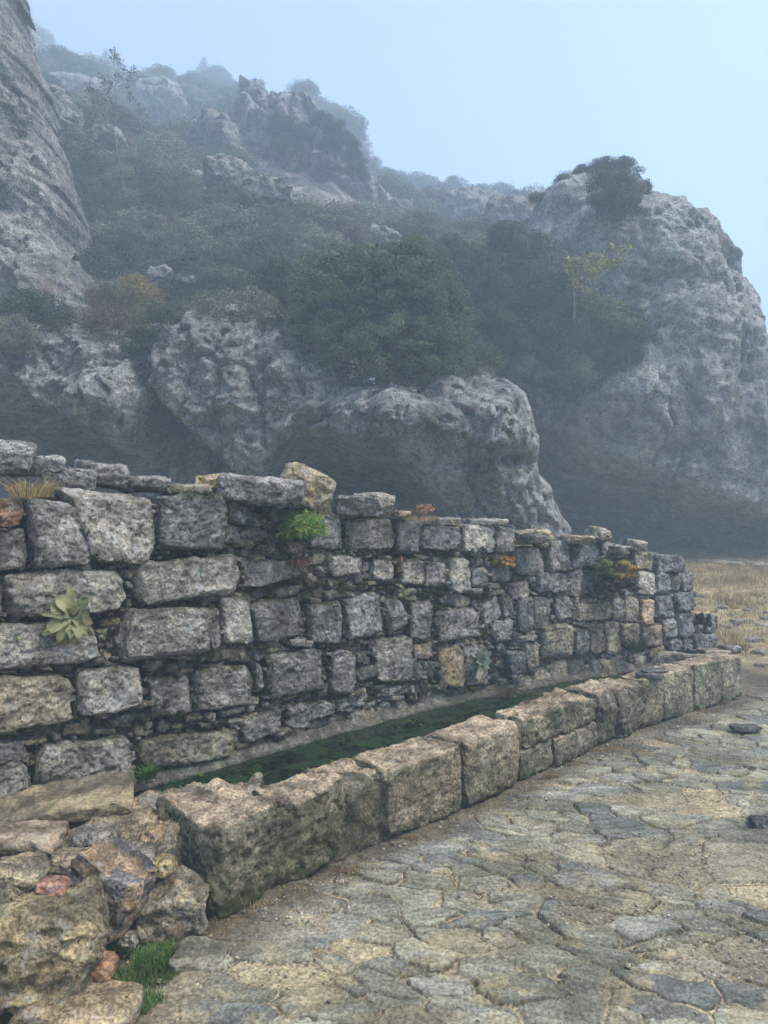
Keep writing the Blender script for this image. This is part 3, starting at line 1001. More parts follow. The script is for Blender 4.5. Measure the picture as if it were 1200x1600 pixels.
# colours
Cg = np.tile(np.array([.30, .24, .13], np.float32), (len(X), 1))
Cg[ff] *= (1 + .5 * bigf[ff] + .35 * fbm(pf[ff], 4, 3, .6, 93))[:, None]
pal = np.array([[.175, .175, .145], [.165, .168, .16], [.175, .175, .15], [.19, .19, .165], [.14, .147, .15], [.205, .195, .16], [.20, .20, .175]], np.float32)
sc_ = pal[(h3 * 6.999).astype(int)] * (.66 + .66 * h2)[:, None]
sc_ = sc_ * (1 + .45 * strata)[:, None]
blue = sstep(.1, .4, fbm(lay * .5, 3, 1.3, .6, 23))[:, None] * .35
sc_ = sc_ * (1 - blue) + np.array([.175, .188, .20]) * blue
tanc = np.array([.315, .268, .165]) * (1 + .25 * nf + .2 * lowf)[:, None]
brown = np.array([.175, .15, .10]) * (1 + .4 * nf)[:, None]
crack_shade = np.array([.065, .055, .04])
mc = tanc * .75 + brown * .25
deep = sstep(.0, .05, edge)[:, None]
mc = mc * (1 + .3 * fbm(p3, 3, 50, .6, 71))[:, None]
w_ = (wash * .42)[:, None]
stc = sc_ * (1 - w_) + tanc * .85 * w_
rim_ = (sstep(.05, .12, edge + .04 * nf) * (1 - sstep(.12, .24, edge + .04 * nf)))[:, None] * (.55 * (h4[:, None] > .45))
stc = stc * (1 - rim_ * .4) * np.array([1.04, 1.03, .88])
st = stone[:, None]
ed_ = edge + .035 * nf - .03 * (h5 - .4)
ck_shade = (sstep(.028, .045, ed_) * (1 - sstep(.055, .085, ed_)))[:, None] * (h4[:, None] > .22) * .9  # crack shadows painted as thin dark lines along the stone edges
mc = mc * (1 - ck_shade) + crack_shade * ck_shade
base = mc * (1 - tan[:, None]) + tanc * tan[:, None]
base = base * (1 - dirt[:, None]) + brown * dirt[:, None]
ck_shade2 = ck_shade[:, :1] * paved[:, None] * (1 - dirt[:, None])
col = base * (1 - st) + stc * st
col = col * (1 - .6 * ck_shade2)  # the painted crack shadow darkens the stone colour as well
out = (1 - np.clip(paved, 0, 1))[:, None]
fieldc = Cg[idx] * (1 + .3 * nf)[:, None]
isfar = sstep(7.5, 9.5, y)[:, None]
offp = brown * (1 - isfar) + fieldc * isfar
col = col * (1 - out) + offp * out
damp = sstep(-.42, -.05, distw + .1 * lowf)[:, None] * (1 - sstep(8, 9, y))[:, None]
col = col * (1 - .42 * damp)
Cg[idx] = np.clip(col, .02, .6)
V = np.stack([X, Y, H], 1)
a_, b_n = len(gxr), len(gyv)
q_ = (np.arange(a_ - 1)[:, None] * b_n + np.arange(b_n - 1)[None, :]).ravel()
Fg = np.stack([q_, q_ + b_n, q_ + b_n + 1, q_ + 1], 1)
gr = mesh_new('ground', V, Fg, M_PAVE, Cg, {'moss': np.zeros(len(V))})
gr['kind'] = 'structure'

# ------------------------------------------------------------------ water and algae
mw, nt, bs = new_mat('trough_water')
b = NB(nt)
alg = b.ramp(b.noise(5, 9, .75, dist=.8), .42, .60)
c1 = b.mix(alg, (.004, .006, .004, 1), (.014, .036, .009, 1))
b.link(c1, bs.inputs['Base Color'])
b.link(b.math('ADD', b.math('MULTIPLY', alg, .5), .03), bs.inputs['Roughness'])
bs.inputs['IOR'].default_value = 1.33
bs.inputs['Specular IOR Level'].default_value = .35
bp = b.n('ShaderNodeBump')
bp.inputs['Strength'].default_value = .25
bp.inputs['Distance'].default_value = .01
b.link(b.noise(30, 3, .5), bp.inputs['Height'])
b.link(bp.outputs[0], bs.inputs['Normal'])
S = np.linspace(TR.s_of_px(352), TR.s_of_px(1150), 160)
inner = TR.world(S, np.full(len(S), -.20), WZ)
tq = np.linspace(0, 1, 160)
sw = WALL.s_of_px(170) + (WALL.s_of_px(1075) - WALL.s_of_px(170)) * tq
outer_ = WALL.world(sw, np.full(160, .03), WZ)
Vw = np.concatenate([inner, outer_, inner - [0, 0, .15], outer_ - [0, 0, .15]])
i_ = np.arange(159)
Fw = np.concatenate([np.stack([i_, i_ + 1, i_ + 161, i_ + 160], 1), np.stack([i_ + 320, i_ + 480, i_ + 481, i_ + 321], 1)])
wo = mesh_new('water', Vw, Fw[:159], mw, smooth=False)
wo['kind'] = 'structure'
R = random.Random(9)
LV, LF, LC = [], [], []
n = 0
for k in range(5200):
    t = R.random()
    f = R.random()
    i0 = min(158, int(t * 159))
    p = inner[i0] * (1 - f) + outer_[i0] * f
    if gnoise(np.array([[p[0] * 3.2, p[1] * 3.2, 3.]]), 5)[0] < .02 + .1 * R.random():
        continue
    s_ = R.uniform(.004, .014)
    an = R.uniform(0, 6.28)
    dx, dy = math.cos(an) * s_, math.sin(an) * s_
    z = WZ + .002 + R.random() * .006
    tl_ = R.uniform(-.004, .006)
    LV += [(p[0] - dx, p[1] - dy, z), (p[0] + dy * .6, p[1] - dx * .6, z + tl_), (p[0] + dx, p[1] + dy, z + tl_), (p[0] - dy * .6, p[1] + dx * .6, z)]
    LF.append((n, n + 1, n + 2, n + 3))
    c = R.choice([(.04, .10, .015), (.03, .07, .012), (.10, .17, .03), (.02, .05, .01)])
    LC += [c] * 4
    n += 4
al = mesh_new('algae', LV, LF, M_LEAF, LC, smooth=False)
al['kind'] = 'stuff'

# ------------------------------------------------------------------ background rock
def poly_sdf(P, poly):
    poly = np.array(poly, np.float32)
    d2 = np.full(len(P), 1e9, np.float32)
    ins = np.zeros(len(P), bool)
    n = len(poly)
    for i in range(n):
        a, c = poly[i], poly[(i + 1) % n]
        e = c - a
        w = P - a
        t = np.clip((w @ e) / (e @ e + 1e-12), 0, 1)
        q = w - t[:, None] * e
        d2 = np.minimum(d2, (q ** 2).sum(1))
        c1 = (a[1] > P[:, 1]) != (c[1] > P[:, 1])
        xx = a[0] + (P[:, 1] - a[1]) / (c[1] - a[1] + 1e-12) * (c[0] - a[0])
        ins ^= c1 & (P[:, 0] < xx)
    return np.where(ins, 1, -1) * np.sqrt(d2)


def cliff(name, poly_px, Y0, res, Rr, bulge, fn, mat, seed, wob=.12, thick=3.0, amp=.35, fr=.55, cap=True):
    if name == 'crag':
        poly_px = [(px * .93 - 2 if px > 0 else px, py) for px, py in poly_px]
    poly = [((px - 600) / 1200 * Y0, EYE + (800 - py) / 1200 * Y0) for px, py in poly_px]
    A = np.array(poly)
    lo, hi = A.min(0) - res * 2, A.max(0) + res * 2
    xs, zs = np.arange(lo[0], hi[0], res), np.arange(lo[1], hi[1], res)
    XX, ZZ = np.meshgrid(xs, zs, indexing='ij')
    P2 = np.stack([XX.ravel(), ZZ.ravel()], 1).astype(np.float32)
    _, _, wh = worley3(np.stack([XX.ravel() * 1.3, XX.ravel() * 0, ZZ.ravel() * 1.0], 1) * fr * 1.3, seed + 3)
    P3 = np.stack([P2[:, 0], P2[:, 0] * 0 + Y0, P2[:, 1]], 1)
    d = poly_sdf(P2, poly) + wob * fbm(P3, 5, 1.1, .6, seed) + wob * 1.2 * (wh - .5)
    eps = res
    m = d.reshape(XX.shape)
    gx_, gz_ = np.gradient(m, res)
    g2 = np.maximum(gx_ ** 2 + gz_ ** 2, .25)
    out = m < 0
    pull = np.where(out & (m > -2.5 * res), 1, 0)
    XX = XX - pull * m * gx_ / g2
    ZZ = ZZ - pull * m * gz_ / g2
    nz_ = XX.shape[1]
    q = (np.arange(XX.shape[0] - 1)[:, None] * nz_ + np.arange(nz_ - 1)[None, :]).ravel()
    F = np.stack([q, q + nz_, q + nz_ + 1, q + 1], 1)
    F = F[(m.ravel()[F] > 0).any(1)]
    dd = np.maximum(m.ravel(), 0)
    rr = np.clip(dd / Rr, 0, 1)
    prof = np.sqrt(1 - (1 - rr) ** 2)
    x, z = XX.ravel(), ZZ.ravel()
    P3 = np.stack([x, x * 0 + Y0, z], 1).astype(np.float32)
    f0 = fn(x, z, dd)
    P3[:, 1] += np.clip(f0, -3, 9) * .7
    wv = np.stack([fbm(P3, 2, .5, .5, seed + 5), fbm(P3, 2, .5, .5, seed + 6), fbm(P3, 2, .5, .5, seed + 7)], 1)
    Pn = P3 + wv * .7
    rel = ridged(Pn, 3, fr, .5, seed + 1) * amp * .9 + fbm(P3 * [1, 1, 1.0], 5, fr * 4, .62, seed + 2) * amp * .30
    Wq = (P3 + wv * .35 + .10 / fr * np.stack([gnoise(P3 * fr * 6, 71), gnoise(P3 * fr * 6, 72), gnoise(P3 * fr * 6, 73)], 1) * .6)
    for fq, wa in ((fr * 1.3, .8), (fr * 3.6, .20), (fr * 10, .08)):
        A1, A2, AH = worley3(Wq * [1.3, 1, .6] * fq, seed + int(fq * 10))
        rel += amp * wa * (AH - .5) * 1.1 - amp * wa * .75 * (1 - sstep(.0, .13, A2 - A1)) + amp * wa * .3 * (1 - A1)
    # blocky fracture steps
    st_ = gnoise(Pn * [1.1, 1, .8] * fr * 2.2, seed + 9)
    rel += amp * .8 * (np.floor(st_ * 4) / 4)
    s2 = gnoise(Pn * [1.2, 1, 1.0] * fr * 5.3 + wv * 2, seed + 10)
    rel += amp * .42 * (np.floor(s2 * 4) / 4)
    s3 = gnoise(P3 * [1, 1, 1.3] * fr * 12. + wv * 4, seed + 11)
    rel += amp * .20 * (np.floor(s3 * 4) / 4) - amp * .22 * np.abs(gnoise(P3 * fr * 9, seed + 14))
    yf = Y0 - bulge * prof - rel * (.25 + .75 * prof) + f0
    yb = Y0 + thick * prof
    Vf = np.stack([x, yf, z], 1)
    Vb = np.stack([x, np.maximum(yb, yf + .05), z], 1)
    # jitter laterally for roughness
    j = fbm(P3, 3, 2.2 * fr / .55, .6, seed + 12)
    Vf[:, 0] += .5 * amp * .3 * j * prof
    Vf[:, 2] += .5 * amp * .3 * fbm(P3, 3, 2.2 * fr / .55, .6, seed + 13) * prof
    nV = len(Vf)
    # wrap rim: front edge quads to the back sheet
    V = np.concatenate([Vf, Vb])
    Fb = F[:, ::-1] + nV
    E = np.concatenate([F[:, [0, 1]], F[:, [1, 2]], F[:, [2, 3]], F[:, [3, 0]]])
    ky = np.sort(E, 1)
    kk = ky[:, 0].astype(np.int64) * nV + ky[:, 1]
    un, inv, ct = np.unique(kk, return_inverse=True, return_counts=True)
    bd = E[ct[inv.ravel()] == 1]
    Fs = np.stack([bd[:, 1], bd[:, 0], bd[:, 0] + nV, bd[:, 1] + nV], 1)
    allF = np.concatenate([F, Fb, Fs])
    used = np.unique(allF)
    mp = np.full(len(V), -1)
    mp[used] = np.arange(len(used))
    o = mesh_new(name, V[used], mp[allF], mat)
    o['kind'] = 'structure'
    return o


def pxcurve(pts, Y0):
    xs = [(p[0] - 600) / 1200 * Y0 for p in pts]
    zs = [EYE + (800 - p[1]) / 1200 * Y0 for p in pts]
    return lambda x: np.interp(x, xs, zs)


def blob(x, z, px, py, rx, ry, Y0):
    cx, cz = (px - 600) / 1200 * Y0, EYE + (800 - py) / 1200 * Y0
    k = Y0 / 1200
    return np.exp(-(((x - cx) / (rx * k)) ** 2 + ((z - cz) / (ry * k)) ** 2))


# lower cliff with the caves behind the wall
YL = 12.5
cav = pxcurve([(-200, 600), (0, 610), (60, 600), (120, 640), (170, 668), (215, 690), (236, 690), (246, 660), (262, 610), (280, 630), (300, 655), (340, 690),
               (390, 735), (430, 745), (445, 700), (470, 682), (520, 682), (560, 700), (620, 715), (655, 745), (690, 790), (715, 850), (740, 960), (1000, 980)], YL)
outc = pxcurve([(-200, 1000), (2000, 1000)], YL)


def low_fn(x, z, d):
    h = cav(x) - z + .10 * gnoise(np.stack([x * 2, x * 0, z * 2], 1), 8)
    rec = 4.8 * sstep(0, .9, h) + .5 * sstep(0, .15, h)
    y = rec
    y -= 1.5 * blob(x, z, 740, 690, 110, 110, YL) * (1 - sstep(0, .6, h))
    y -= .9 * blob(x, z, 600, 660, 70, 50, YL) * (1 - sstep(0, .6, h))
    y -= .3 * blob(x, z, 350, 620, 110, 110, YL) * (1 - sstep(0, .6, h))
    y += .8 * blob(x, z, 250, 600, 22, 60, YL)
    y += .2 * blob(x, z, 425, 640, 18, 90, YL)
    y -= .8 * blob(x, z, 190, 640, 50, 40, YL) * (1 - sstep(0, .5, h))
    y += .7 * blob(x, z, 735, 625, 26, 26, YL) + .5 * blob(x, z, 672, 640, 26, 26, YL)
    y += .6 * blob(x, z, 780, 730, 35, 10, YL)
    return y


cliff('cliff', [(-260, 480), (0, 478), (60, 500), (140, 515), (200, 520), (250, 500), (300, 500), (400, 470), (520, 560), (560, 605), (600, 612), (645, 622), (662, 600), (680, 592),
                (702, 604), (720, 612), (735, 600), (770, 605), (800, 632), (812, 665), (822, 700), (826, 742), (850, 760), (866, 790), (880, 815),
                (892, 850), (900, 990), (-260, 990)], YL, .028, 1.1, 1.0, low_fn, M_CLIFF, 200, wob=.07, thick=7, amp=.20, fr=.9)

# tall tower rock with the big overhang
YT = 19.
covr = pxcurve([(700, 640), (760, 680), (820, 668), (860, 690), (900, 705), (950, 735), (1000, 752), (1050, 770), (1100, 782), (1140, 785), (1175, 768), (1215, 755), (1300, 775), (1460, 800)], YT)


def tow_fn(x, z, d):
    h = covr(x) - z + .25 * gnoise(np.stack([x * .8, x * 0, z * .8], 1), 18)
    y = 8.5 * sstep(0, 2.0, h) - .8 * sstep(2.4, 3.4, h) + .8 * gnoise(np.stack([x * .5, x * 0, z * .9], 1), 28) * sstep(0, .6, h)
    y -= 1.1 * blob(x, z, 1000, 560, 130, 200, YT) * (1 - sstep(0, .8, h))
    y += 1.0 * blob(x, z, 1105, 425, 30, 40, YT) + .9 * blob(x, z, 960, 310, 60, 40, YT)
    y += .8 * blob(x, z, 1050, 300, 14, 50, YT)
    y -= .8 * blob(x, z, 900, 640, 70, 40, YT)
    y += 1.2 * blob(x, z, 840, 560, 60, 120, YT)
    return y


cliff('rock_tower', [(740, 420), (800, 380), (826, 350), (836, 322), (852, 305), (880, 290), (910, 277), (932, 269), (960, 268), (980, 277), (1002, 296), (1030, 318), (1056, 332), (1082, 342), (1098, 354), (1126, 382), (1140, 404), (1145, 442), (1153, 480), (1163, 515), (1174, 560), (1186, 610), (1204, 650), (1244, 700), (1324, 750), (1420, 820), (1460, 930), (740, 930)], YT, .045, 1.6, 1.7, tow_fn, M_CLIFF, 300, wob=.10, thick=10, amp=.20, fr=.40)
cliff('far_ridge', [(1160, 580), (1190, 560), (1230, 590), (1300, 640), (1500, 700), (1900, 740), (1900, 900), (1100, 900)], 55, .22, 3, 2,
      lambda x, z, d: 0 * x, M_FARROCK, 340, wob=.3, thick=8, amp=.6, fr=.3)
cliff('overhang_back', [(780, 610), (1150, 640), (1190, 690), (1300, 715), (1800, 760), (1800, 935), (780, 935)], 26, .08, 2, 1.5,
      lambda x, z, d: 0 * x, M_CLIFF, 345, wob=.25, thick=8, amp=.5, fr=.4)
# near crag at the upper left
cliff('crag', [(-420, -300), (-60, -260), (-10, -80), (6, 0), (26, 55), (48, 100), (60, 150), (78, 205), (92, 250), (98, 300), (104, 340), (112, 380), (124, 410), (140, 440),
               (156, 470), (160, 520), (140, 560), (100, 620), (-420, 620)], 14.8, .036, 1.3, 1.2,
      lambda x, z, d: .9 * sstep(-.2, 1.2, (EYE + (800 - 380) / 1200 * 14.8 - z)) * sstep(.0, 1.5, -(x + 6.9)), M_PALEROCK, 400, wob=.14, thick=3.5, amp=.28, fr=.7)

# hill: terrain behind
ridge_px = [(-900, -420), (-300, -120), (-60, -20), (0, 12), (40, 45), (80, 85), (110, 105), (150, 118), (200, 132), (240, 150), (300, 152), (340, 150), (380, 150), (420, 178), (480, 175), (530, 200),
            (556, 245), (575, 275), (620, 300), (680, 310), (720, 322), (760, 338), (830, 335), (900, 350), (1000, 420), (1150, 560), (1300, 660), (1700, 760)]
YR = 66.
rx_ = np.array([(p[0] - 600) / 1200 * YR for p in ridge_px])
rz_ = np.array([EYE + (800 - p[1]) / 1200 * YR for p in ridge_px])


def hill_z(X_, Y_):
    zr = np.interp(X_ * YR / np.maximum(Y_, 14.), rx_, rz_)
    zr = EYE + (zr - EYE) * 1.0
    t = np.clip((Y_ - 13.4) / (YR - 13.4), 0, 1.0)
    z0 = 3.6
    ys_ = 13.4 + np.clip(X_ - 1.3, 0, 9) * 3.0
    z = z0 + (zr - z0) * (t ** .9)
    z -= np.clip(Y_ - YR, 0, None) * .45
    P = np.stack([X_, Y_, X_ * 0], 1)
    z += (fbm(P, 4, .16, .5, 501) * 1.6) * np.clip(t * 4, 0, 1) * np.clip((1 - t) * 4 + .12, 0, 1)
    z += ridged(P, 4, .5, .5, 507) * .28
    z -= np.clip(ys_ - Y_, 0, None) * 2.5 * (X_ > 1.3)
    return z


hx, hy = np.arange(-58, 56, .24), np.arange(13.2, 82, .2)
HX, HY = np.meshgrid(hx, hy, indexing='ij')
HZ = hill_z(HX.ravel(), HY.ravel())
Vh = np.stack([HX.ravel(), HY.ravel(), HZ], 1)
q_ = (np.arange(len(hx) - 1)[:, None] * len(hy) + np.arange(len(hy) - 1)[None, :]).ravel()
Fh = np.stack([q_, q_ + len(hy), q_ + len(hy) + 1, q_ + 1], 1)
c_ = HX.ravel()[Fh].mean(1)
yy = HY.ravel()[Fh].mean(1)
ho = mesh_new('hill', Vh, Fh[HZ[Fh].max(1) > -.5], M_FARROCK)
ho['kind'] = 'structure'


def hill_hit(px, py):
    Ys = np.arange(13.6, 80, .12)
    Xs = (px - 600) / 1200 * Ys
    Zs = EYE + (800 - py) / 1200 * Ys
    hz_ = hill_z(Xs, Ys)
    k = np.argmax(hz_ > Zs)
    if not (hz_ > Zs).any():
        return None
    return np.array([Xs[k], Ys[k], hz_[k]])


def crag_thing(poly, Y0, label, seed, fn=None, mat=None, Rr=1.2, bulge=1.4, **kw):
    c_p = np.mean(poly, axis=0)
    hq = hill_hit(c_p[0], c_p[1])
    Y0 = hq[1] + .2 if hq is not None else Y0 * 1.3
    k_ = Y0 / 36.
    Rr, bulge = Rr * k_ * 1.1, bulge * k_ * 1.1
    o = cliff('rock_outcrop', poly, Y0, Y0 * .0024, Rr, bulge, fn or (lambda x, z, d: 0 * x), mat or M_PALEROCK, seed, wob=.3 * k_, thick=3, amp=.6 * k_, fr=.45 / k_, **kw)
    o['y0'] = Y0
    del o['kind']
    thing(o, label, 'rock')
    return o


SUMMIT = crag_thing([(380, 150), (400, 138), (425, 168), (455, 164), (480, 160), (500, 176), (530, 192), (552, 232), (566, 268), (600, 305), (590, 345), (540, 355), (470, 345), (410, 320),
            (370, 270), (360, 210)], 46.5, 'broad pale crag forming the misty summit of the hill', 600, Rr=2.0, bulge=2.0)
crag_thing([(288, 205), (305, 192), (340, 188), (372, 205), (385, 240), (370, 262), (330, 250), (296, 228)], 41., 'smooth pale rock slab below the ridge bushes', 610)
crag_thing([(300, 300), (322, 268), (340, 272), (362, 300), (350, 318), (312, 316)], 34., 'small pale rock showing through the hillside scrub under the slab', 620, Rr=.7, bulge=.7)
crag_thing([(440, 405), (455, 392), (475, 390), (494, 404), (480, 424), (446, 424)], 20.5, 'small bright rock just above the round juniper', 630, Rr=.5, bulge=.5)
crag_thing([(488, 352), (512, 344), (526, 352), (520, 382), (500, 376)], 29., 'small grey rock in the scrub below the summit crag', 640, Rr=.5, bulge=.5)
crag_thing([(700, 440), (716, 425), (738, 440), (745, 475), (728, 490), (706, 475)], 24.5, 'lilac grey rock face between juniper and tower scrub', 650, Rr=.6, bulge=.6)
crag_thing([(392, 325), (405, 312), (420, 320), (418, 332)], 33., 'tiny pale rock in scrub beneath the summit crag', 660, Rr=.4, bulge=.4)
crag_thing([(535, 310), (590, 300), (640, 322), (630, 350), (560, 345)], 44., 'low purple grey rock shelf on the saddle of the ridge', 670, Rr=.8, bulge=.8)

HR = [(92, 215, 2.0, 1.5, 'lilac grey rock patch beside the near crag high on the slope'), (128, 158, 1.4, .9, 'pale rock patch under the ridge beside the bare sapling'),
      (252, 172, 1.7, 1.2, 'pale rock patch under the ridge left of the conifers'), (262, 196, 1.8, 1.3, 'small rock below the ridge rock patch'),
      (735, 360, 2.6, 1.5, 'rock shelf in scrub below the ridge saddle'), (790, 372, 2.2, 1.3, 'rock shelf in scrub beside the tower'),
      (600, 402, 1.3, .8, 'grey rock in scrub above the juniper crown'), (262, 462, 1.0, .5, 'brownish bare rock patch above the caves'),
      (300, 470, .8, .35, 'small reddish bare rock patch above the caves'), (365, 305, 1.6, 1.2, 'pale rock lump beside the small pale rock in the scrub'),
      (430, 338, 1.8, .9, 'weathered rock below the summit crag'), (180, 250, 1.2, .9, 'grey rock among scrub behind the bare tree')]
HROCK = HR


def late_rocks():
    for i, (px, py, w, h, lab) in enumerate(HROCK):
        q = hill_hit(px, py)
        if q is None:
            continue
        P, F, N = rock(w / 2, w / 2, h / 2, res=.06, r=h * .2, seed=5200 + i, cuts=18, cutlo=.6, warp=.25, rough=.09, freq=2.6)
        P = P * (q[1] / 30.)
        o = mesh_new('rock_outcrop', P, F, M_PALEROCK)
        o.location = (q[0], q[1] - .6, q[2] + .25)
        thing(o, lab, 'rock')


# ------------------------------------------------------------------ foliage
def leaf_cloud(n, lumps, ls, col, rnd, up=.0, shell=.75, aspect=.5, cvar=.3, jit=.35):
    """quads spread over lumpy ellipsoids; lumps = [(cx,cy,cz,rx,ry,rz)]"""
    L = np.array(lumps, np.float32)
    w = (L[:, 3] * L[:, 4]) ** 1.0
    w /= w.sum()
    k = rnd.choice(len(L), n, p=w)
    d = rnd.normal(size=(n, 3))
    d[:, 2] += .25
    d /= np.linalg.norm(d, axis=1)[:, None]
    r = shell + (1 - shell) * rnd.random(n) ** .6
    inner_ = rnd.random(n) < .25
    r = np.where(inner_, rnd.random(n) * .85, r * (1 + .12 * rnd.normal(size=n) * jit))
    c = L[k, :3] + d * L[k, 3:] * r[:, None]
    nr_ = d + rnd.normal(size=(n, 3)) * .42
    t_ = rnd.normal(size=(n, 3))
    t_[:, 2] += up
    ax = np.cross(nr_, np.cross(t_, nr_))
    ax /= np.linalg.norm(ax, axis=1)[:, None] + 1e-6
    sd = np.cross(ax, nr_)
    sd /= np.linalg.norm(sd, axis=1)[:, None] + 1e-6
    s = ls * (.6 + .8 * rnd.random(n))[:, None]
    p0, p2 = c - ax * s * .5, c + ax * s * .5
    p1, p3 = c + sd * s * aspect * .5, c - sd * s * aspect * .5
    V = np.stack([p0, p1, p2, p3], 1).reshape(-1, 3)
    F = np.arange(4 * n).reshape(n, 4)
    cc = np.array(col)[None] * (1 + cvar * rnd.normal(size=(n, 1))) * (1 + .25 * (rnd.random(len(L))[k][:, None] - .5))
    cc = np.clip(cc, .004, 1)
    return V, F, np.repeat(cc, 4, 0)


def tube(pts, rads, n=5):
    pts = np.array(pts, float)
    V, F = [], []
    for i, p in enumerate(pts):
        t = pts[min(i + 1, len(pts) - 1)] - pts[max(i - 1, 0)]
        t /= np.linalg.norm(t) + 1e-9
        a = np.cross(t, [.3, .9, .2])
        a /= np.linalg.norm(a) + 1e-9
        b_ = np.cross(t, a)
        for k in range(n):
            an = 2 * math.pi * k / n
            V.append(p + (a * math.cos(an) + b_ * math.sin(an)) * rads[i])
    for i in range(len(pts) - 1):
        for k in range(n):
            F.append((i * n + k, i * n + (k + 1) % n, (i + 1) * n + (k + 1) % n, (i + 1) * n + k))
    return np.array(V), np.array(F)


def branches(R, base, h, spread, nb, rad, depth=3, droop=.0, kink=.25, n=4):
    """recursive limbs; returns tubes and tip points"""
    Vs, Fs, tips = [], [], []
    cnt_ = [0]

    def grow(p, d, l, r, dep):
        pts, rr = [p], [r]
        k = 4
        for i in range(k):
            d = d + np.array([R.gauss(0, kink), R.gauss(0, kink), R.gauss(0, kink * .6) - droop])
            d /= np.linalg.norm(d)
            p = p + d * l / k
            pts.append(p)
            rr.append(r * (1 - .55 * (i + 1) / k))
        V, F = tube(pts, rr, n)
        Vs.append(V)
        Fs.append(F + cnt_[0])
        cnt_[0] += len(V)
        if dep == 0:
            tips.append(p)
            return
        for _ in range(nb):
            i = R.randint(2, k)
            dd = d + np.array([R.gauss(0, spread), R.gauss(0, spread), R.gauss(.15, spread * .7)])
            dd /= np.linalg.norm(dd)
            grow(pts[i], dd, l * R.uniform(.5, .8), rr[i] * .7, dep - 1)

    grow(np.array(base, float), np.array([0, 0, 1.]), h, rad, depth)
    return np.concatenate(Vs), np.concatenate(Fs), tips


def lumps_dome(R, n, rx, rz, lr, flat=.85):
    out = []
    for i in range(n):
        a = R.uniform(0, 6.283)
        e = math.asin(R.uniform(.0, 1))
        q = R.uniform(.55, .9)
        out.append((math.cos(a) * math.cos(e) * rx * q, math.sin(a) * math.cos(e) * rx * q, math.sin(e) * rz * q + .25 * rz,
                    lr * R.uniform(.7, 1.2), lr * R.uniform(.7, 1.2), lr * R.uniform(.6, 1.) * flat))
    return out


def bush_mesh(seed, col, n, ls, kind='leafy'):
    R = random.Random(seed)
    rnd = np.random.default_rng(seed)
    if kind == 'twiggy':
        V, F, tips = branches(R, (0, 0, 0), .32, .75, 4, .016, depth=4, kink=.3, n=3)
        lm = [(t[0], t[1], t[2], .10, .10, .08) for t in tips]
        V2, F2, C2 = leaf_cloud(n, lm, ls, col, rnd)
        C1 = np.tile([.07, .055, .05], (len(V), 1))
        return np.concatenate([V, V2]), np.concatenate([F, F2 + len(V)]), np.concatenate([C1, C2])
    if kind == 'conifer':
        lm = []
        for i in range(16):
            t = i / 15
            a = R.uniform(0, 6.28)
            q = (1 - t) * .34
            lm.append((math.cos(a) * q, math.sin(a) * q, .12 + t * 1.1, .26 * (1 - t) + .05, .26 * (1 - t) + .05, .16))
        return leaf_cloud(n, lm, ls, col, rnd, up=1.2)
    if kind == 'carpet':
        lm = lumps_dome(R, 14, .55, .25, .20, .7) + [(0, 0, .12, .5, .5, .2)]
        return leaf_cloud(n, lm, ls, col, rnd, up=.4)
    lm = lumps_dome(R, 22, .48, .50, .17) + [(0, 0, .3, .42, .42, .36)] 
    return leaf_cloud(n, lm, ls, col, rnd, up=.25)


KINDS = {
    'evergreen': dict(col=(.032, .048, .024), n=11000, ls=.032, kind='leafy'),
    'olive': dict(col=(.085, .10, .042), n=10000, ls=.034, kind='leafy'),
    'grey': dict(col=(.14, .15, .105), n=9500, ls=.032, kind='leafy'),
    'brown': dict(col=(.13, .085, .07), n=6000, ls=.026, kind='twiggy'),
    'conifer': dict(col=(.022, .036, .020), n=7000, ls=.036, kind='conifer'),
    'carpet': dict(col=(.09, .095, .05), n=8000, ls=.032, kind='carpet'),
    'ochre': dict(col=(.19, .15, .045), n=8000, ls=.030, kind='leafy'),
}
PROTO = {}
for kname, kw in KINDS.items():
    for v_ in range(2):
        V_, F_, C_ = bush_mesh(hash(kname) % 1000 if False else (len(PROTO) * 31 + 5), **kw)
        PROTO[(kname, v_)] = (V_, F_, C_)
MESH = {}


def put_bush(kname, loc, size, rz, label, cat, group=None, name='shrub', squash=1.0, v=None):
    v = random.randint(0, 1) if v is None else v
    key = (kname, v)
    if key not in MESH:
        V_, F_, C_ = PROTO[key]
        o = mesh_new(name, V_, F_, M_LEAF, C_, smooth=False)
        MESH[key] = o.data
    else:
        o = add_obj(name, MESH[key])
    o.location = loc
    o.rotation_euler = (0, 0, rz)
    o.scale = (size, size, size * squash)
    thing(o, label, cat, group)
    return o


ROCKP = [[(375, 150), (430, 150), (530, 200), (580, 275), (600, 330), (480, 345), (380, 280)], [(285, 190), (385, 190), (385, 262), (300, 240)],
         [(300, 266), (365, 266), (362, 322), (300, 322)], [(438, 388), (496, 388), (496, 426), (438, 426)], [(486, 342), (530, 342), (525, 385), (488, 380)],
         [(700, 425), (745, 425), (748, 490), (700, 485)], [(390, 310), (422, 310), (422, 334), (390, 334)], [(-100, -100), (10, 0), (50, 100), (95, 250), (105, 330), (150, 470), (0, 560), (-200, 560)],
         [(540, 305), (640, 305), (635, 348), (545, 345)], [(720, 330), (800, 345), (790, 365), (720, 360)]]
late_rocks()
for (px, py, w, h, lab) in HROCK:
    e_ = w * 9
    ROCKP.append([(px - e_, py - e_ * .7), (px + e_, py - e_ * .7), (px + e_, py + e_ * .5), (px - e_, py + e_ * .5)])
R = random.Random(21)
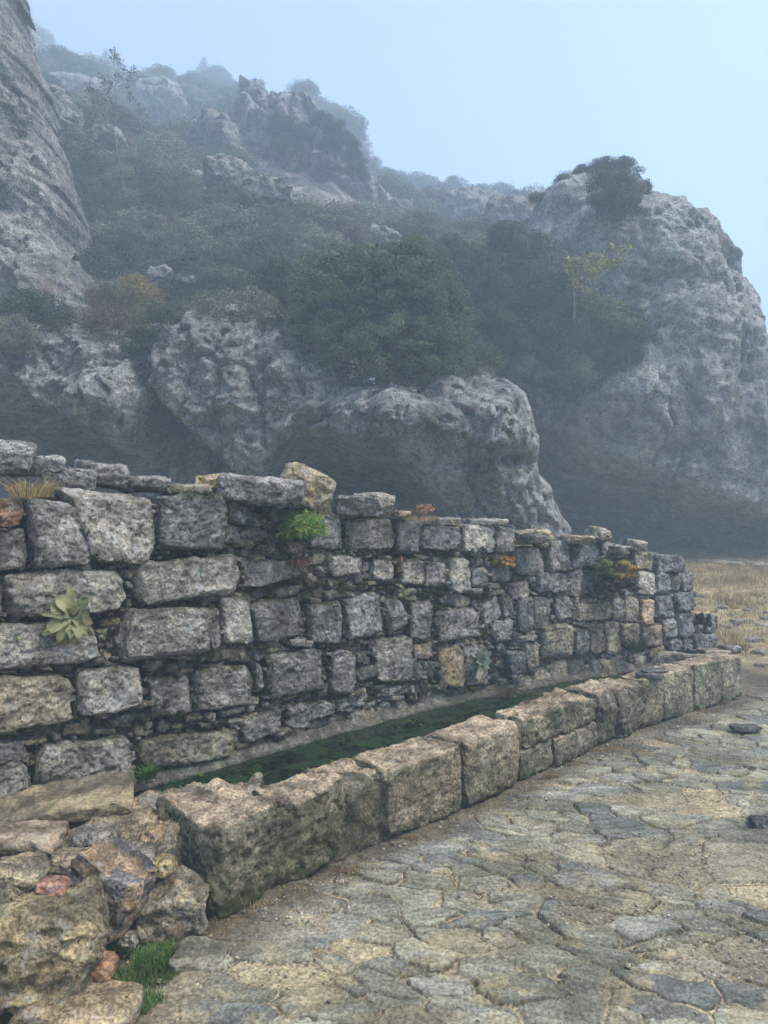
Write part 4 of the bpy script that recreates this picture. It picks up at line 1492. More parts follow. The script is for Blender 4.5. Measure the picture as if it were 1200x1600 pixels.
LAB = {'evergreen': 'dark evergreen bush in the misty hillside scrub', 'olive': 'olive green bush in the misty hillside scrub',
       'grey': 'grey green leafy bush in the misty hillside scrub', 'brown': 'bare brownish twiggy bush in the misty hillside scrub',
       'carpet': 'low spreading bush in the misty hillside scrub'}
spots = []
tries = 0
while len(spots) < 265 and tries < 9000:
    tries += 1
    px, py = R.uniform(30, 860), R.uniform(110, 520)
    if any(poly_sdf(np.array([[px, py]], np.float32), rp)[0] > 2 for rp in ROCKP):
        continue
    h = hill_hit(px, py)
    if h is None or h[1] > 67:
        continue
    mind = 17 + 260 / h[1]
    if any((px - q[0]) ** 2 + ((py - q[1]) * 1.35) ** 2 < mind ** 2 for q in spots):
        continue
    spots.append((px, py))
    kk_ = R.choices(['evergreen', 'olive', 'grey', 'brown', 'carpet'], [3.2, 2.4, 2.6, 1.8, 1.0])[0]
    sz_ = R.uniform(1.15, 2.0) * (.9 + .03 * (h[1] - 14))
    put_bush(kk_, (h[0], h[1], h[2] - .25 * sz_), sz_, R.uniform(0, 6), LAB[kk_], 'bush', LAB[kk_].replace(' bush', ' bushes'), squash=R.uniform(.75, 1.05))
print('hill bushes', len(spots))
# scrub that reads as one mass between them
mnd = np.random.default_rng(55)
sp = []
for _ in range(3600):
    Y_ = 13.6 + 51.5 * mnd.random() ** 1.3
    X_ = mnd.uniform(-.5, .28) * Y_
    z_ = hill_z(np.array([X_]), np.array([Y_]))[0]
    px, py = 600 + 1200 * X_ / Y_, 800 - 1200 * (z_ - EYE) / Y_
    if any(poly_sdf(np.array([[px, py]], np.float32), rp)[0] > 8 for rp in ROCKP):
        continue
    s_ = mnd.uniform(.25, .6) * (.9 + .022 * (Y_ - 14))
    sp.append((X_, Y_, z_ + .1, s_, s_, s_ * .7))
V_, F_, C_ = leaf_cloud(170000, sp, .10, (.085, .085, .05), mnd, up=.2, cvar=.4)
so = mesh_new('hillside_scrub', V_, F_, M_LEAF, C_, smooth=False)
so['kind'] = 'stuff'

# bushes crowning the lower cliff and hanging by the caves
CL = [(20, 500, 1.3, 'brown'), (58, 492, 1.4, 'evergreen'), (95, 520, 1.1, 'brown'), (140, 545, 1.2, 'evergreen'), (175, 500, 1.3, 'brown'), (205, 545, 1.1, 'evergreen'), (235, 530, 1.2, 'brown'),
      (265, 505, 1.3, 'evergreen'), (300, 500, 1.1, 'olive'), (330, 525, 1.1, 'brown'), (365, 530, 1.0, 'brown'), (350, 490, 1.4, 'grey'), (395, 485, 1.3, 'grey'), (425, 500, 1.0, 'evergreen'),
      (30, 560, .9, 'brown'), (240, 590, 1.2, 'evergreen'), (245, 650, .9, 'evergreen'), (90, 580, .9, 'brown'), (0, 520, 1.2, 'evergreen'), (215, 455, 1.1, 'ochre'), (160, 460, .9, 'brown'),
      (440, 450, 1.6, 'evergreen'), (745, 545, 1.0, 'olive'), (765, 500, 1.1, 'evergreen'), (560, 612, .7, 'evergreen'), (590, 618, .6, 'evergreen'), (535, 600, .7, 'evergreen'), (480, 555, .8, 'evergreen'), (150, 590, .7, 'brown'), (60, 600, .6, 'brown')]
for i, (px, py, s_, kk_) in enumerate(CL):
    yy = 12.15 if py > 470 else 13.2
    s_ *= .87
    if px > 720:
        yy = 14.2
    p = px2w(px, py + 12, yy)
    nm = {'evergreen': 'dark evergreen bush on the brow above the caves', 'brown': 'bare purple brown bush on the brow above the caves', 'olive': 'olive green bush on the brow above the caves',
          'grey': 'grey green bush on the brow above the caves', 'ochre': 'yellow ochre leaved bush on the slope above the caves'}[kk_]
    put_bush(kk_, (p[0], p[1], p[2] - .35 * s_), s_ * 1.15, i, nm, 'bush', nm.replace(' bush', ' bushes'))
p = px2w(20, 520, 11.2)
put_bush('grey', (p[0], p[1], p[2] - .3), .85, 1, 'pale grey leaved bush low on the brow at the frame edge', 'bush')

# big round juniper
def juniper():
    R = random.Random(4)
    rnd = np.random.default_rng(4)
    e = empty('juniper_tree', (0, 0, 0))
    lm = []
    base_l = [(0, 0, 1.45, 1.30, 1.05, 1.15), (-.62, -.1, 1.75, .85, .8, .85), (.75, 0, 1.35, .85, .8, .95), (.35, -.1, 2.0, .85, .8, .75), (-.95, 0, 1.25, .6, .6, .7), (.1, -.35, .85, 1.15, .7, .62), (.95, .1, .75, .6, .6, .6)]
    for bl in base_l:
        for k in range(85):
            d = np.array([R.gauss(0, 1), R.gauss(0, 1) - .35, R.gauss(0, 1)])
            d /= np.linalg.norm(d)
            lm.append((bl[0] + d[0] * bl[3], bl[1] + d[1] * bl[4], bl[2] + d[2] * bl[5], .17 * R.uniform(.7, 1.3), .15, .11 * R.uniform(.7, 1.3)))
    V, F, C = leaf_cloud(105000, lm, .036, (.095, .125, .070), rnd, up=.8, shell=.8, aspect=.45, cvar=.3)
    # inner mass so no light shows through
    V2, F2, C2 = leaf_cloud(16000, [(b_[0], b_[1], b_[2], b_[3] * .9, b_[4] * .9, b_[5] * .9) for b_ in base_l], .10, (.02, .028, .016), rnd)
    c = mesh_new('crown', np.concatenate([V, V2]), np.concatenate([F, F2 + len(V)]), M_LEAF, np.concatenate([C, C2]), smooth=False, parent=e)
    Vt, Ft, _ = branches(R, (0, .3, -.4), 1.3, .6, 3, .12, depth=2, n=6)
    mesh_new('trunk', Vt, Ft, M_TWIG, np.tile([.09, .07, .055], (len(Vt), 1)), parent=e)
    return e


jn = juniper()
pj = px2w(590, 610, 11.7)
jn.location = (pj[0], pj[1] + .1, pj[2] - .18)
jn.scale = (.90, .86, .90)
thing(jn, 'large round dark green juniper growing on top of the pale outcrop', 'tree')
for (px, py, s_, kk_, lab) in [(672, 660, .50, 'evergreen', 'small dark green cushion bush in a pocket of the pale outcrop'),
                               (736, 642, .42, 'brown', 'round brown dry cushion bush in a pocket of the pale outcrop')]:
    p = px2w(px, py, 10.25)
    put_bush(kk_, (p[0], p[1], p[2] - .15), s_ * .87, 0, lab, 'bush')

# ridge-line plants
RL = [(100, 95, 1.2, 'olive'), (124, 105, .9, 'evergreen'), (148, 108, 1.1, 'brown'), (165, 118, 1.3, 'conifer'), (180, 118, 1.3, 'conifer'), (240, 140, 1.2, 'evergreen'), (262, 148, 1.0, 'brown'),
      (300, 158, 1.6, 'evergreen'), (318, 150, 1.9, 'conifer'), (330, 152, 1.5, 'conifer'), (345, 156, 1.7, 'evergreen'), (365, 155, 1.6, 'evergreen'), (310, 172, 1.8, 'evergreen'), (350, 175, 1.8, 'evergreen'),
      (285, 165, 1.2, 'olive'), (505, 186, 1.2, 'evergreen'), (522, 200, 1.4, 'evergreen'), (540, 222, 1.5, 'evergreen'), (552, 248, 1.4, 'evergreen'), (560, 268, 1.2, 'evergreen'), (515, 225, 1.3, 'evergreen'),
      (440, 195, 1.7, 'evergreen'), (470, 210, 1.6, 'evergreen'), (455, 225, 1.5, 'olive'), (590, 295, 1.1, 'brown'), (615, 297, 1.0, 'olive'), (636, 296, 1.7, 'evergreen'), (655, 302, 1.2, 'olive'), (702, 312, 1.1, 'evergreen'), (715, 310, 1.3, 'evergreen'),
      (738, 325, 1.1, 'evergreen'), (775, 340, 1.0, 'carpet'), (800, 338, 1.1, 'carpet'), (675, 312, 1.0, 'carpet'), (65, 60, 1.4, 'evergreen'), (40, 42, 1.3, 'olive'), (20, 25, 1.2, 'evergreen')]
for i, (px, py, s_, kk_) in enumerate(RL):
    yy = 64. if not (370 < px < 575) else SUMMIT['y0'] - 3.2
    s_ *= 1.38 * yy / 48.
    p = px2w(px, py, yy)
    lab = {'olive': 'olive bush against the fog on the ridge', 'evergreen': 'dark evergreen bush against the fog near the ridge', 'brown': 'thin brown bush against the fog on the ridge',
           'conifer': 'small pointed conifer on the misty ridge', 'carpet': 'low spreading bush along the ridge saddle'}[kk_]
    put_bush(kk_, (p[0], p[1], p[2] - .35 * s_), s_, i * 1.3, lab, 'tree' if kk_ == 'conifer' else 'bush', lab + 's' if False else lab.replace(' bush', ' bushes').replace(' conifer', ' conifers'),
             name='conifer' if kk_ == 'conifer' else 'shrub')

# scrub on the tower
TL = [(850, 305, 1.0, 'carpet', 23.6), (885, 288, 1.1, 'olive', 23.4), (915, 276, 1.1, 'evergreen', 23.4), (945, 270, 1.3, 'evergreen', 23.3), (970, 272, 1.4, 'evergreen', 23.2), (950, 295, 1.5, 'evergreen', 22.2),
      (965, 318, 1.5, 'evergreen', 21.8), (985, 290, 1.1, 'olive', 22.8), (1040, 325, .8, 'evergreen', 23.0), (1075, 345, .7, 'olive', 22.9), (1128, 378, .6, 'evergreen', 23.6), (1145, 398, .6, 'olive', 23.6),
      (1105, 425, 1.3, 'olive', 21.8), (1115, 450, 1.1, 'evergreen', 21.6), (1095, 405, .8, 'brown', 22.2)]
DM = [(770, 420, 2.2), (800, 400, 2.0), (830, 395, 2.0), (790, 450, 2.3), (830, 440, 2.2), (780, 490, 2.2), (820, 490, 2.2), (850, 470, 2.1), (880, 490, 2.1), (910, 480, 1.9), (940, 490, 1.9), (970, 500, 1.7),
      (990, 520, 1.4), (870, 530, 2.1), (905, 530, 2.1), (940, 535, 1.9), (970, 545, 1.4), (840, 540, 2.0), (890, 570, 1.6), (930, 570, 1.5), (850, 580, 1.4), (800, 530, 2.0), (780, 560, 1.7), (890, 455, 1.5),
      (860, 420, 1.7), (740, 460, 1.8), (760, 390, 1.6), (790, 365, 1.3), (700, 400, 1.9), (720, 385, 1.6), (820, 570, 1.5)]
for i, (px, py, s_, kk_, yy) in enumerate(TL):
    yy *= (19 / 24. if yy > 23.1 or yy < 22.0 and px > 1060 else .74)
    s_ *= 19 / 24.
    if px > 1020:
        px, yy = px - 10, min(yy, 18.5)
    p = px2w(px, py + (8 if px > 980 else 0), yy)
    lab = {'olive': 'olive bush clinging to the rock tower', 'evergreen': 'dark evergreen bush clinging to the rock tower', 'brown': 'brown dry bush clinging to the rock tower', 'carpet': 'low spreading bush on the shoulder of the rock tower'}[kk_]
    put_bush(kk_, (p[0], p[1], p[2] - .3 * s_), s_, i, lab, 'bush', lab.replace(' bush', ' bushes'))
R = random.Random(77)
for i, (px, py, s_) in enumerate(DM):
    yy = 16.2 + .5 * R.random()
    s_ *= .79
    p = px2w(px, py, yy)
    kk_ = R.choice(['evergreen', 'evergreen', 'olive', 'grey'])
    lab = {'olive': 'olive', 'evergreen': 'dark evergreen', 'grey': 'grey green'}[kk_] + ' bush in the thicket between hill and rock tower'
    put_bush(kk_, (p[0], p[1], p[2] - .4 * s_), s_, i, lab, 'bush', lab.replace(' bush', ' bushes'))


def tree(px, py, Y_, h, label, col, seed, n, ls=.07, depth=3, nb=3, rad=.05, spread=.5, crown_r=.16, tw=(.085, .075, .07)):
    R = random.Random(seed)
    e = empty('tree', tuple(px2w(px, py, Y_)))
    V, F, tips = branches(R, (0, 0, 0), h * .42, spread, nb, rad, depth=depth, kink=.14, n=4)
    mesh_new('trunk', V, F, M_TWIG, np.tile(tw, (len(V), 1)), parent=e)
    lm = [(t[0], t[1], t[2], crown_r, crown_r, crown_r * .7) for t in tips]
    V, F, C = leaf_cloud(n, lm, ls, col, np.random.default_rng(seed), shell=.2)
    mesh_new('crown', V, F, M_LEAF, C, smooth=False, parent=e)
    thing(e, label, 'tree')
    return e


tree(195, 300, hill_hit(195, 300)[1] - 1, 4.4 * hill_hit(195, 300)[1] / 22.5, 'thin bare branched tree with sparse leaves standing in the hillside scrub', (.10, .11, .07), 11, 1500, nb=4, rad=.05, spread=.45, depth=3)
tree(222, 150, 62, 2.8, 'tiny open tree standing against the fog on the ridge', (.04, .05, .04), 12, 700, rad=.05, depth=2, nb=4, ls=.11, crown_r=.2)
tree(1012, 318, 17.9, .68, 'small windswept tree leaning out from the tower top', (.035, .045, .03), 13, 900, rad=.04, depth=2, nb=4, ls=.06, crown_r=.13)
tree(895, 500, 15.4, 2.1, 'slender tree with yellow leaves before the dark thicket', (.22, .21, .06), 14, 1500, rad=.04, depth=3, nb=3, ls=.075, crown_r=.2, spread=.6)
tree(150, 108, 62, 1.75, 'tiny bare sapling on the misty ridge', (.05, .05, .04), 15, 120, rad=.025, depth=2, nb=3, ls=.08, crown_r=.1)

# ruined dry stone doorway inside the cave
ru = Acc()
R = random.Random(31)
yb_ = 13.5
for row in range(17):
    for c in range(13):
        px, py = 212 + c * 9.2 + R.uniform(-2, 2), 684 + row * 5.6
        if 243 < px < 268 and py > 716:
            continue
        p = px2w(px, py, yb_)
        P, F, N = rock(.07, .15, .034, res=.03, r=.015, seed=4000 + row * 20 + c, cuts=3, rough=.004)
        ru.add(P + p + [0, R.uniform(-.03, .03), 0], F, np.array([.17, .15, .12]) * R.uniform(.7, 1.3), .1)
p = px2w(255, 714, yb_)
P, F, N = rock(.22, .16, .035, res=.03, r=.015, seed=4999, cuts=3)
ru.add(P + p, F, (.15, .14, .12), 0)
o = ru.build('ruined_wall', M_WALL)
thing(o, 'ruined dry stone wall with a dark doorway inside the cave', 'wall')

# ------------------------------------------------------------------ plants on and around the fountain
def leaf_blade(L, Wd, curl, fold, n=9, m=5, wav=.0, R=random):
    """broad leaf along +x, arching; returns V,F"""
    V = []
    ph = R.uniform(0, 6)
    for i in range(n):
        t = i / (n - 1)
        w = Wd * max(.10, min(1, t / .5) ** .9) * math.sqrt(max(.02, 1 - (max(0, t - .6) / .405) ** 3))
        x = L * t * (1 - .12 * curl * t)
        z = L * (curl * .5 * t - curl * .9 * t * t)
        for j in range(m):
            s = (j / (m - 1) - .5) * 2
            V.append((x, s * w, z + abs(s) * w * fold + wav * math.sin(t * 14 + ph + s * 3) * abs(s)))
    F = [(i * m + j, (i + 1) * m + j, (i + 1) * m + j + 1, i * m + j + 1) for i in range(n - 1) for j in range(m - 1)]
    return np.array(V), np.array(F)


def orient(V, d, up=(0, 0, 1)):
    d = np.array(d, float)
    d /= np.linalg.norm(d)
    s = np.cross(up, d)
    s /= np.linalg.norm(s) + 1e-9
    u = np.cross(d, s)
    return V @ np.stack([d, s, u])


def rosette(name, px, py, curve, off, size, nleaf, cols, label, seed, out=1.0, droop=.2):
    R = random.Random(seed)
    s, z = curve.sz(px, py)
    _, nr = curve.at(np.array([s]))
    nr = np.array([nr[0][0], nr[0][1], 0])
    tg = np.array([-nr[1], nr[0], 0])
    base = curve.world(np.array([s]), np.array([off]), z)[0]
    e = empty(name, tuple(base))
    A = Acc()
    for i in range(nleaf):
        an = i * 2.4 + R.uniform(-.3, .3)
        o_ = R.uniform(.35, 1.0) * out * (1 if i < nleaf * .7 else 1.8)
        d = tg * math.cos(an) + np.array([0, 0, 1]) * (math.sin(an) - droop * .3) + nr * o_
        L = size * R.uniform(.35, 1.05)
        V, F = leaf_blade(L, L * R.uniform(.15, .21), R.uniform(.1, 1.3), R.uniform(.1, .6), wav=L * .09, R=R)
        V = orient(V, d, up=nr + np.array([0, 0, .4]))
        c = np.array(R.choice(cols)) * R.uniform(.8, 1.2)
        t = np.clip(np.linalg.norm(V, axis=1) / L, 0, 1)[:, None]
        A.add(V, F, c * (.85 + .3 * t), 0)
    A.build('leaves', M_SOFT, parent=e)
    thing(e, label, 'plant')
    return e


M_SOFT = leaf_mat('velvet_leaf', rough=.9, trans=.2, var=.18)
M_GREEN = leaf_mat('green_leaf', rough=.5, trans=.3, var=.12)
PG = [(.23, .245, .12), (.17, .19, .10), (.28, .28, .15), (.13, .15, .08), (.20, .17, .10)]
rosette('mullein', 98, 962, WALL, .05, .15, 34, PG, 'pale yellow green broad leaved rosette growing from the wall joint at the frame edge', 51)
rosette('mullein', 737, 1034, WALL, .05, .15, 36, [(.20, .25, .19), (.25, .30, .22), (.16, .21, .16), (.20, .19, .13)], 'grey green velvety rosette growing beside the ochre stone', 52)
rosette('seedling', 620, 925, WALL, .05, .075, 9, PG, 'small pale green seedling under the second course', 53)
rosette('seedling', 22, 985, WALL, .05, .055, 8, [(.17, .22, .09)], 'tiny green seedling between courses at the frame edge', 54)
rosette('seedling', 912, 1012, WALL, .04, .04, 5, [(.12, .13, .09)], 'tiny sprig on the far lower wall', 55) if False else None


def spiky(px, py, curve, off, rad, nst, label, seed):
    R = random.Random(seed)
    s, z = curve.sz(px, py)
    _, nr = curve.at(np.array([s]))
    nr = np.array([nr[0][0], nr[0][1], 0])
    base = curve.world(np.array([s]), np.array([off]), z)[0]
    e = empty('spurge', tuple(base))
    A, B = Acc(), Acc()
    for i in range(nst):
        a = R.uniform(0, 6.28)
        ee = math.asin(R.uniform(-.1, 1))
        d = np.array([math.cos(a) * math.cos(ee), math.sin(a) * math.cos(ee), math.sin(ee) * .85])
        d = d + nr * .35
        tip = d * rad * R.uniform(.75, 1.0)
        V, F = tube([(0, 0, -.03), tuple(tip * .5 + [0, 0, .004]), tuple(tip)], [.003, .0022, .0015], 4)
        B.add(V, F, (.16, .10, .05), 0)
        dn = tip / np.linalg.norm(tip)
        nl = 17
        for k in range(nl):
            q = R.uniform(.62, 1.0)
            p = tip * q
            v = np.array([R.gauss(0, 1), R.gauss(0, 1), R.gauss(0, 1)])
            v -= dn * (v @ dn)
            v /= np.linalg.norm(v)
            dd = v * (1.1 - .5 * (q > .93)) + dn * R.uniform(.3, .9)
            L = R.uniform(.034, .055)
            V, F = leaf_blade(L, .0034, .4, .3, n=4, m=3, R=R)
            V = orient(V, dd, up=dn) + p
            c = np.array(R.choice([(.11, .24, .04), (.15, .28, .055), (.09, .18, .035), (.22, .32, .08), (.20, .22, .07)])) * R.uniform(.85, 1.15)
            A.add(V, F, c * (.55 + .5 * (q - .6) / .4), 0)
    A.build('leaves', M_GREEN, parent=e)
    B.build('stems', M_TWIG, parent=e)
    thing(e, label, 'plant')
    return e


spiky(450, 832, WALL, .10, .145, 95, 'bright green dense cushion plant with narrow leaves on the wall below the tan boulder', 61)


def tuft(name, base, n, h, spread, cols, label, seed, cat='grass', w=.0022, lean=(0, 0, 0), kind=None, cloud=None, group=None):
    R = random.Random(seed)
    A = Acc()
    for i in range(n):
        a = R.uniform(0, 6.28)
        r = spread * math.sqrt(R.random())
        p = np.array([math.cos(a) * r, math.sin(a) * r, -.005])
        d = np.array([math.cos(a) * R.uniform(0, .8), math.sin(a) * R.uniform(0, .8), 1.]) + np.array(lean) * R.uniform(.5, 1.5)
        d /= np.linalg.norm(d)
        L = h * R.uniform(.4, 1.1)
        m = p + d * L * .55
        t = m + (d + np.array([math.cos(a) * .6, math.sin(a) * .6, -.35])) * L * .45
        sd = np.cross(d, [R.gauss(0, 1), R.gauss(0, 1), .2])
        sd /= np.linalg.norm(sd) + 1e-9
        V = np.array([p - sd * w, p + sd * w, m + sd * w * .8, m - sd * w * .8, t + sd * w * .15, t - sd * w * .15])
        A.add(V, np.array([(0, 1, 2, 3), (3, 2, 4, 5)]), np.array(R.choice(cols)) * R.uniform(.75, 1.25), 0)
    o = A.build(name, M_LEAF, smooth=False)
    o.location = tuple(base)
    if kind:
        o['kind'] = kind
    else:
        thing(o, label, cat, group)
    return o


DRY = [(.40, .31, .14), (.34, .26, .12), (.28, .21, .10), (.45, .36, .19)]
BRN = [(.16, .10, .06), (.20, .13, .07), (.12, .08, .05)]


def wpt(px, py, off=.05, curve=WALL):
    s, z = curve.sz(px, py)
    return curve.world(np.array([s]), np.array([off]), z)[0]


tuft('dry_grass', wpt(50, 775, -.02), 260, .11, .085, DRY, 'golden dry grass tuft on the wall crest at the frame edge', 71)
tuft('dry_grass', wpt(95, 776, -.04), 120, .10, .05, DRY, 'golden dry grass tuft on the crest beside the dark stone', 72) if False else None
tuft('dead_weeds', wpt(640, 808, -.12), 70, .15, .10, BRN, 'dark dead twigs lying on the wall crest', 73, cat='plant', lean=(.9, 0, 0))
tuft('dry_grass', wpt(596, 806, .0), 40, .16, .06, DRY, 'sparse dry stalks beside the pale flat topped block', 74, w=.0012)
tuft('dry_grass', wpt(664, 812, -.06), 240, .05, .12, DRY, 'short straw covered patch on the crest by the dry fern', 75)
tuft('dry_grass', wpt(812, 850, .02), 200, .09, .08, [(.34, .29, .10), (.28, .26, .10), (.40, .31, .13)], 'yellowish grass tuft on the far crest under the yellowish slab', 76)
tuft('dry_grass', wpt(1000, 862, -.1), 120, .09, .05, [(.45, .28, .08), (.35, .22, .08)], 'small orange grass tuft on the far crest', 77)
tuft('dry_grass', wpt(935, 850, -.1), 60, .12, .10, DRY, 'thin stalks beside the pointed stone on the far crest', 78, w=.0015)
tuft('hanging_weeds', wpt(455, 872, .05), 150, .07, .04, [(.20, .10, .06), (.14, .08, .05), (.25, .15, .09)], 'rust brown dead leaves hanging under the green cushion plant', 79, cat='plant', lean=(0, 0, -2.2))
tuft('hanging_weeds', wpt(980, 1014, .12), 160, .22, .05, [(.05, .08, .04), (.07, .09, .05)], 'dark green hanging plant at the far wall foot over the water', 80, cat='plant', lean=(0, 0, -.2))
tuft('water_weed', wpt(213, 1206, .10), 240, .06, .045, [(.05, .11, .02), (.08, .16, .03)], 'small fresh green plant at the near end of the water', 81, cat='plant', w=.004)
tuft('hanging_weeds', wpt(776, 1072, .12), 260, .14, .05, [(.06, .08, .02), (.10, .11, .03), (.15, .10, .07)], 'mossy weeds hanging over the water beside the grey green rosette', 82, cat='plant', lean=(0, 0, -1.6))


def cushion(name, px, py, curve, off, rx, rz, cols, label, seed, n=5000, ls=.018, dead=None):
    R = random.Random(seed)
    rnd = np.random.default_rng(seed)
    b0 = wpt(px, py, off, curve)
    lm = []
    for k in range(26):
        lm.append((R.uniform(-1, 1) * rx * .8, R.uniform(-.7, .5) * rx * .6, R.uniform(-.6, .9) * rz * .8, rx * .25, rx * .25, rz * .28))
    A = Acc()
    V, F, C = leaf_cloud(n, lm, ls, cols[0], rnd, up=.5, shell=.5)
    f = sstep(-.2, .7, V[:, 0] / rx + .4 * fbm(V, 2, 12, .5, seed))[:, None]
    C = C * (1 - f) + C / np.array(cols[0]) * np.array(cols[1]) * f
    A.add(V, F, C, 0)
    e = empty(name, tuple(b0))
    A.build('foliage', M_LEAF, parent=e, smooth=False)
    if dead:
        lm2 = [(R.uniform(-.6, .7) * rx, R.uniform(-.4, .3) * rx, -rz * R.uniform(.8, 1.8), rx * .28, rx * .28, rz * .3) for _ in range(16)]
        V, F, C = leaf_cloud(n // 2, lm2, ls * 1.1, dead, rnd, shell=.3)
        B = Acc()
        B.add(V, F, C, 0)
        B.build('dead_stems', M_TWIG, parent=e, smooth=False)
    thing(e, label, 'plant')
    return e


cushion('cushion_shrub', 940, 889, WALL, .13, .225, .10, [(.15, .16, .065), (.40, .26, .08)], 'large overhanging shrub, half green half orange, above dark dead stems on the far wall', 91, dead=(.05, .035, .035), n=11000)
cushion('cushion_shrub', 778, 878, WALL, .06, .095, .05, [(.26, .22, .07), (.40, .22, .06)], 'small yellow and orange cushion on the wall beside the dark grey green one', 92, n=2600)
cushion('cushion_shrub', 738, 872, WALL, .06, .075, .09, [(.09, .10, .075), (.10, .10, .08)], 'dark grey green cushion hanging below the crest beside the orange one', 93, n=3000)
cushion('cushion_shrub', 1090, 968, WALL, .06, .075, .08, [(.06, .04, .045), (.07, .045, .045)], 'dark purplish leaf mass added as the shade of the hole at the far wall end', 94, n=2600)  # no plant here: dark leaves added to stand for the shaded hole
cushion('cushion_shrub', 678, 797, WALL, -.10, .085, .045, [(.40, .24, .14), (.45, .28, .16)], 'dry orange pink fern standing on the crest', 95, n=900, ls=.014)
cushion('lichen_tuft', 620, 882, WALL, .025, .022, .075, [(.36, .19, .07), (.40, .24, .10)], 'narrow orange lichen tuft hanging under the crest blocks', 96, n=1600, ls=.012)
# moss lying over the joints of the wall
mossA = []
for (px, py, rx, rz, c) in [(480, 905, .16, .055, 0), (540, 915, .18, .05, 0), (600, 912, .14, .04, 0), (430, 925, .10, .04, 0), (560, 865, .14, .03, 1), (670, 925, .16, .035, 1), (690, 945, .10, .02, 1), (560, 1050, .05, .14, 0),
                            (575, 1085, .09, .05, 0), (660, 1075, .07, .06, 0), (650, 1090, .07, .04, 0), (752, 985, .06, .09, 2), (700, 1070, .10, .03, 3), (730, 1078, .09, .03, 3), (838, 1026, .05, .09, 2), (770, 1040, .04, .06, 2),
                            (400, 1010, .10, .02, 1), (240, 1110, .10, .06, 1), (130, 1105, .02, .07, 1), (50, 1195, .02, .08, 1), (800, 880, .05, .02, 1), (340, 1130, .12, .02, 1), (520, 1010, .12, .015, 0),
                            (855, 1030, .04, .05, 2), (606, 988, .03, .03, 0), (640, 868, .06, .03, 1), (480, 862, .05, .04, 1)]:
    b0 = wpt(px, py, .0)
    T_ = WALL.at(np.array([WALL.sz(px, py)[0]]))[1][0]
    for k in range(9):
        u_ = random.uniform(-1, 1) * rx * .8
        mossA.append((b0[0] - T_[1] * u_ * 1.0 + T_[0] * .01, b0[1] + T_[0] * u_ + T_[1] * .01, b0[2] + random.uniform(-1, 1) * rz * .7, rx * .25, rx * .25, rz * .4, c))
LV, LF, LC, n = [], [], [], 0
mc_ = [(.05, .052, .018), (.038, .045, .014), (.075, .07, .022), (.16, .13, .035)]
for c in range(4):
    L_ = [m[:6] for m in mossA if m[6] == c]
    V, F, C = leaf_cloud(len(L_) * 190, L_, .012, mc_[c], np.random.default_rng(c), up=.2, shell=.3)
    LV.append(V)
    LF.append(F + n)
    LC.append(C)
    n += len(V)
mo = mesh_new('moss', np.concatenate(LV), np.concatenate(LF), M_LEAF, np.concatenate(LC), smooth=False)
mo['kind'] = 'stuff'

# green grass in the corner
def lawn(name, patches, cols, h, w, seed, dens):
    R = random.Random(seed)
    rnd = np.random.default_rng(seed)
    Vs, Cs = [], []
    for (cx, cy, rx, ry, n) in patches:
        n = int(n * dens)
        a = rnd.random(n) * 6.283
        r = np.sqrt(rnd.random(n))
        x, y = cx + np.cos(a) * r * rx, cy + np.sin(a) * r * ry
        k = gnoise(np.stack([x * 9, y * 9, x * 0], 1), 3) > -.25
        x, y = x[k], y[k]
        n = len(x)
        hh = h * (.45 + .75 * rnd.random(n))
        th = rnd.random(n) * 6.283
        ln = rnd.random(n) * .7
        dx, dy = np.cos(th) * ln * hh, np.sin(th) * ln * hh
        z0 = -.012 + gz(x, y)
        sx, sy = -np.sin(th) * w, np.cos(th) * w
        v0 = np.stack([x - sx, y - sy, z0], 1)
        v1 = np.stack([x + sx, y + sy, z0], 1)
        v2 = np.stack([x + dx * .5 + sx * .7, y + dy * .5 + sy * .7, hh * .65 + z0], 1)
        v3 = np.stack([x + dx * .5 - sx * .7, y + dy * .5 - sy * .7, hh * .65 + z0], 1)
        v4 = np.stack([x + dx * 1.2, y + dy * 1.2, hh * .95 + z0], 1)
        v5 = v4 + [w * .1, 0, 0]
        Vs.append(np.stack([v0, v1, v2, v3, v4, v5], 1).reshape(-1, 3))
        cc = np.array(cols)[rnd.integers(0, len(cols), n)] * (.7 + .6 * rnd.random((n, 1)))
        Cs.append(np.repeat(cc, 6, 0))
    V = np.concatenate(Vs)
    m = len(V) // 6
    b0 = np.arange(m)[:, None] * 6
    F = np.concatenate([b0 + [0, 1, 2, 3], b0 + [3, 2, 5, 4]])
    o = mesh_new(name, V, F, M_LEAF, np.concatenate(Cs), smooth=False)
    o['kind'] = 'stuff'
    return o


gp = []
for (px, py, rx, ry, n) in [(222, 1515, .15, .13, 2600), (255, 1500, .08, .1, 1500), (200, 1570, .13, .07, 1500), (20, 1590, .12, .07, 1400), (185, 1470, .07, .09, 900), (150, 1545, .10, .05, 900)]:
    g = ground(px, py)
    gp.append((g[0], g[1], rx, ry, n))
lawn('green_grass', gp, [(.07, .17, .035), (.09, .21, .045), (.05, .12, .03), (.20, .20, .08), (.10, .22, .05)], .038, .0017, 5, 1.3)
gp = []
for (px, py, rx, ry, n) in [(235, 1480, .14, .06, 330), (330, 1462, .10, .05, 420), (410, 1420, .10, .06, 260), (545, 1355, .08, .05, 260), (655, 1310, .12, .04, 260), (560, 1362, .07, .03, 200), (860, 1215, .06, .03, 400), (960, 1172, .2, .05, 700),
                            (880, 1195, .2, .04, 500), (1010, 1145, .14, .04, 300), (1100, 1110, .18, .08, 800), (1130, 1100, .1, .06, 300), (340, 1445, .15, .04, 260), (465, 1395, .1, .05, 200)]:
    g = ground(px, py)
    gp.append((g[0], g[1], rx, ry, n))
